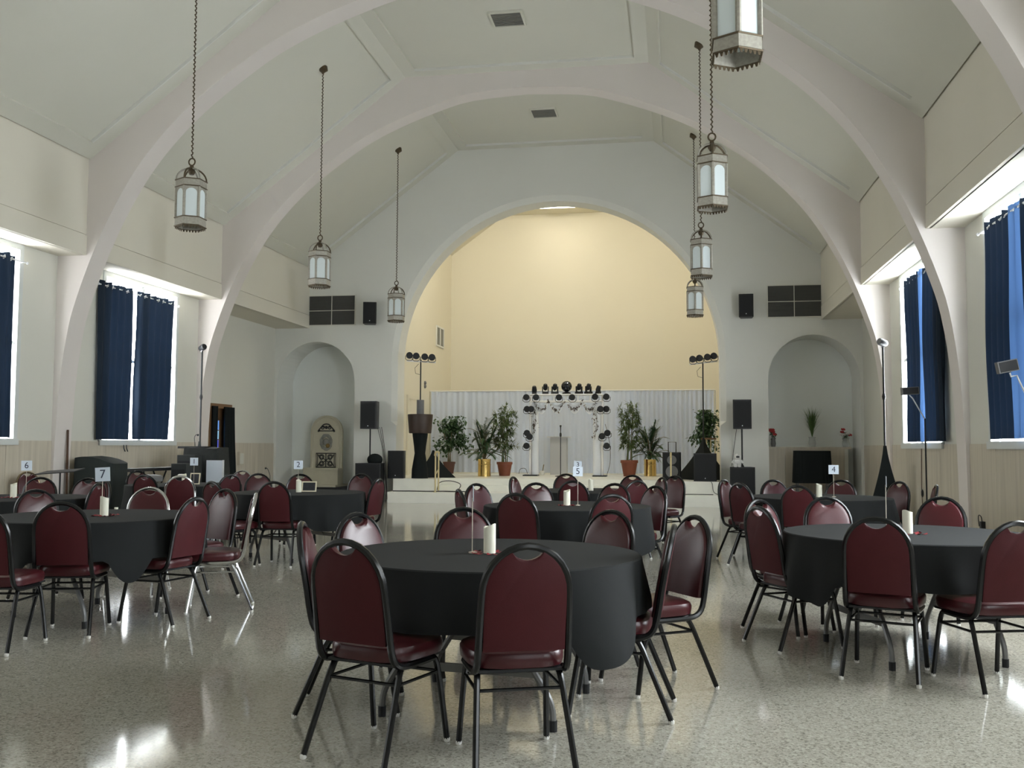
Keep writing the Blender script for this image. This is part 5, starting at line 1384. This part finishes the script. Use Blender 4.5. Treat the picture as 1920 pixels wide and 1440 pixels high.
# uplight stands beside the ribs
def uplight(u, vtop, vcone, Y, label, s):
    p = onY(u, vtop, Y); pc = onY(u, vcone, Y)
    scrim(p.x, Y, 0, .44 if s > 0 else .36, pc.z, 'tall black cone scrim of the ' + label, turn=.4)
    t = thing('spotlight_stand', 'small spotlight on a thin black pole, ' + label, 'spotlight', (p.x, Y, pc.z-.02))
    m = MB(); m.tube([(0, 0, 0), (0, 0, p.z-pc.z-.06)], .016, 8); m.build('pole', M_BLACK, t)
    m = MB(); m.lathe([(.02, (p.z-pc.z)*.45), (.03, (p.z-pc.z)*.45+.05), (.02, (p.z-pc.z)*.45+.1)], 8); m.build('clutch', M_BLACK, t)
    m = MB(); m.lathe([(.04, -.08), (.055, -.06), (.06, .06), (.05, .08)], 12, c=(0, 0, p.z-pc.z), ax=(-s*.8, -.5, .25)); m.build('lamp_head', M_GREY if s > 0 else M_BLACK, t)
    m = MB(); m.tube([(-.02, 0, p.z-pc.z-.08), (.02, 0, p.z-pc.z-.02)], .014, 6); m.build('clamp', M_SILVER, t)
uplight(1655, 640, 836, 16.2, 'stand beside the flower-side rib', 1)
uplight(379.5, 650, 828, 17.15, 'stand beside the equipment cart', -1)
# floodlight panels before the flower-side windows
def flood(u, v, wpx, hpx, X, label, arm, tilt):
    p = onX(u, v, X); dep = (p-CAM).dot(FWD); w, h = wpx/F_PX*dep/2, hpx/F_PX*dep/2
    t = thing('flood_panel', label, 'floodlight', (p.x, p.y, 0), YAW)
    m = MB(); ct, st = math.cos(tilt), math.sin(tilt)
    m.obox((0, 0, p.z), (w*ct, 0, w*st), (0, .03, 0), (-h*st, 0, h*ct)); m.build('lamp_box', M_GREY, t, smooth=False)
    m = MB(); m.obox((0, -.032, p.z), (w*.9*ct, 0, w*.9*st), (0, .003, 0), (-h*.85*st, 0, h*.85*ct)); m.build('front_cover', M_BLACK, t, smooth=False)
    q = [((a-u)/F_PX*dep, p.z-(b-v)/F_PX*dep) for a, b in arm]
    m = MB(); m.tube([(x, .0, z) for x, z in q], .009, 6); m.build('arm', M_SILVER, t)
    m = MB(); m.tube([(q[-1][0], 0, 0.02), (q[-1][0], 0, q[-1][1]+.01)], .012, 8); m.build('post', M_BLACK, t)
    m = MB(); m.lathe([(.16, 0), (.16, .015), (.03, .03)], 18, c=(q[-1][0], 0, 0)); m.build('base', M_BLACK, t)
flood(1706, 733, 32, 14, 6.1, 'small dark floodlight panel on a bent silver arm before the flower-side window', [(1705, 741), (1711, 747), (1733, 786)], .06)
flood(1888, 687, 38, 22, 5.9, 'big dark floodlight panel on a silver arm before the deep blue curtain', [(1893, 699), (1895, 706), (1906, 704), (1925, 748)], .2)
# hanging cable, wall adapter, wall box, gooseneck
p = onX(1728, 843, XW-.02); 
cable([(XW-.02, p.y, 1.42), (XW-.025, p.y, 1.1), (XW-.03, p.y+.01, .7), (XW-.03, p.y-.02, .42), (XW-.04, p.y-.05, .05)], 'thin dark cable hanging from the flower-side window to the floor', .006, M_WOODDK)
p = onX(1730, 925, XW-.03); m = MB(); m.lathe([(.006, -.06), (.018, -.03), (.018, .03), (.006, .06)], 8, c=(XW-.035, p.y, p.z)); tag(m.build('cord_switch', M_BLACK), 'black inline switch on the hanging cable', 'switch')
p = onX(1845, 984, XW-.02); t = thing('wall_adapter', 'black plug adapter with a looped wire low on the flower-side wall', 'adapter', (XW-.012, p.y, p.z))
m = MB(); m.box(-.05, 0, -.035, .035, -.06, .04); m.build('body', M_BLACK, t, smooth=False)
m = MB(); m.tube(catmull([(-.03, 0, .04), (-.04, 0, .10), (-.04, .09, .11), (-.03, .14, .05), (-.02, .15, -.03)], 4), .006, 5); m.build('wire', M_CABLE, t)
p = onX(440, 860, -XW3+.02); t = thing('wall_box', 'small tan control box on the wall beside the black door cloth', 'control box', (-XW3+.012, p.y+.25, p.z))
m = MB(); m.box(0, .06, -.11, .11, -.15, .15); m.build('case', M_WAINS, t, smooth=False); m = MB(); m.box(.06, .066, -.09, .09, -.12, .12); m.build('cover', M_WALL, t, smooth=False)
p = onY(506, 905, 19.0); t = thing('gooseneck_stand', 'thin gooseneck microphone stand near the fountain niche', 'microphone', (p.x, 19.0, 0)); zt4 = onY(497, 878, 19.0).z
m = MB(); m.lathe([(.12, 0), (.12, .015), (.02, .03)], 16); m.build('base', M_BLACK, t)
m = MB(); m.tube(catmull([(0, 0, .02), (0, 0, .6), (-.01, 0, zt4-.12), (-.06, 0, zt4-.01), (-.09, 0, zt4)], 5), .007, 6); m.build('neck', M_BLACK, t)
m = MB(); m.ball((-.10, 0, zt4), .02, 8, 6); m.build('microphone', M_BLACK, t)
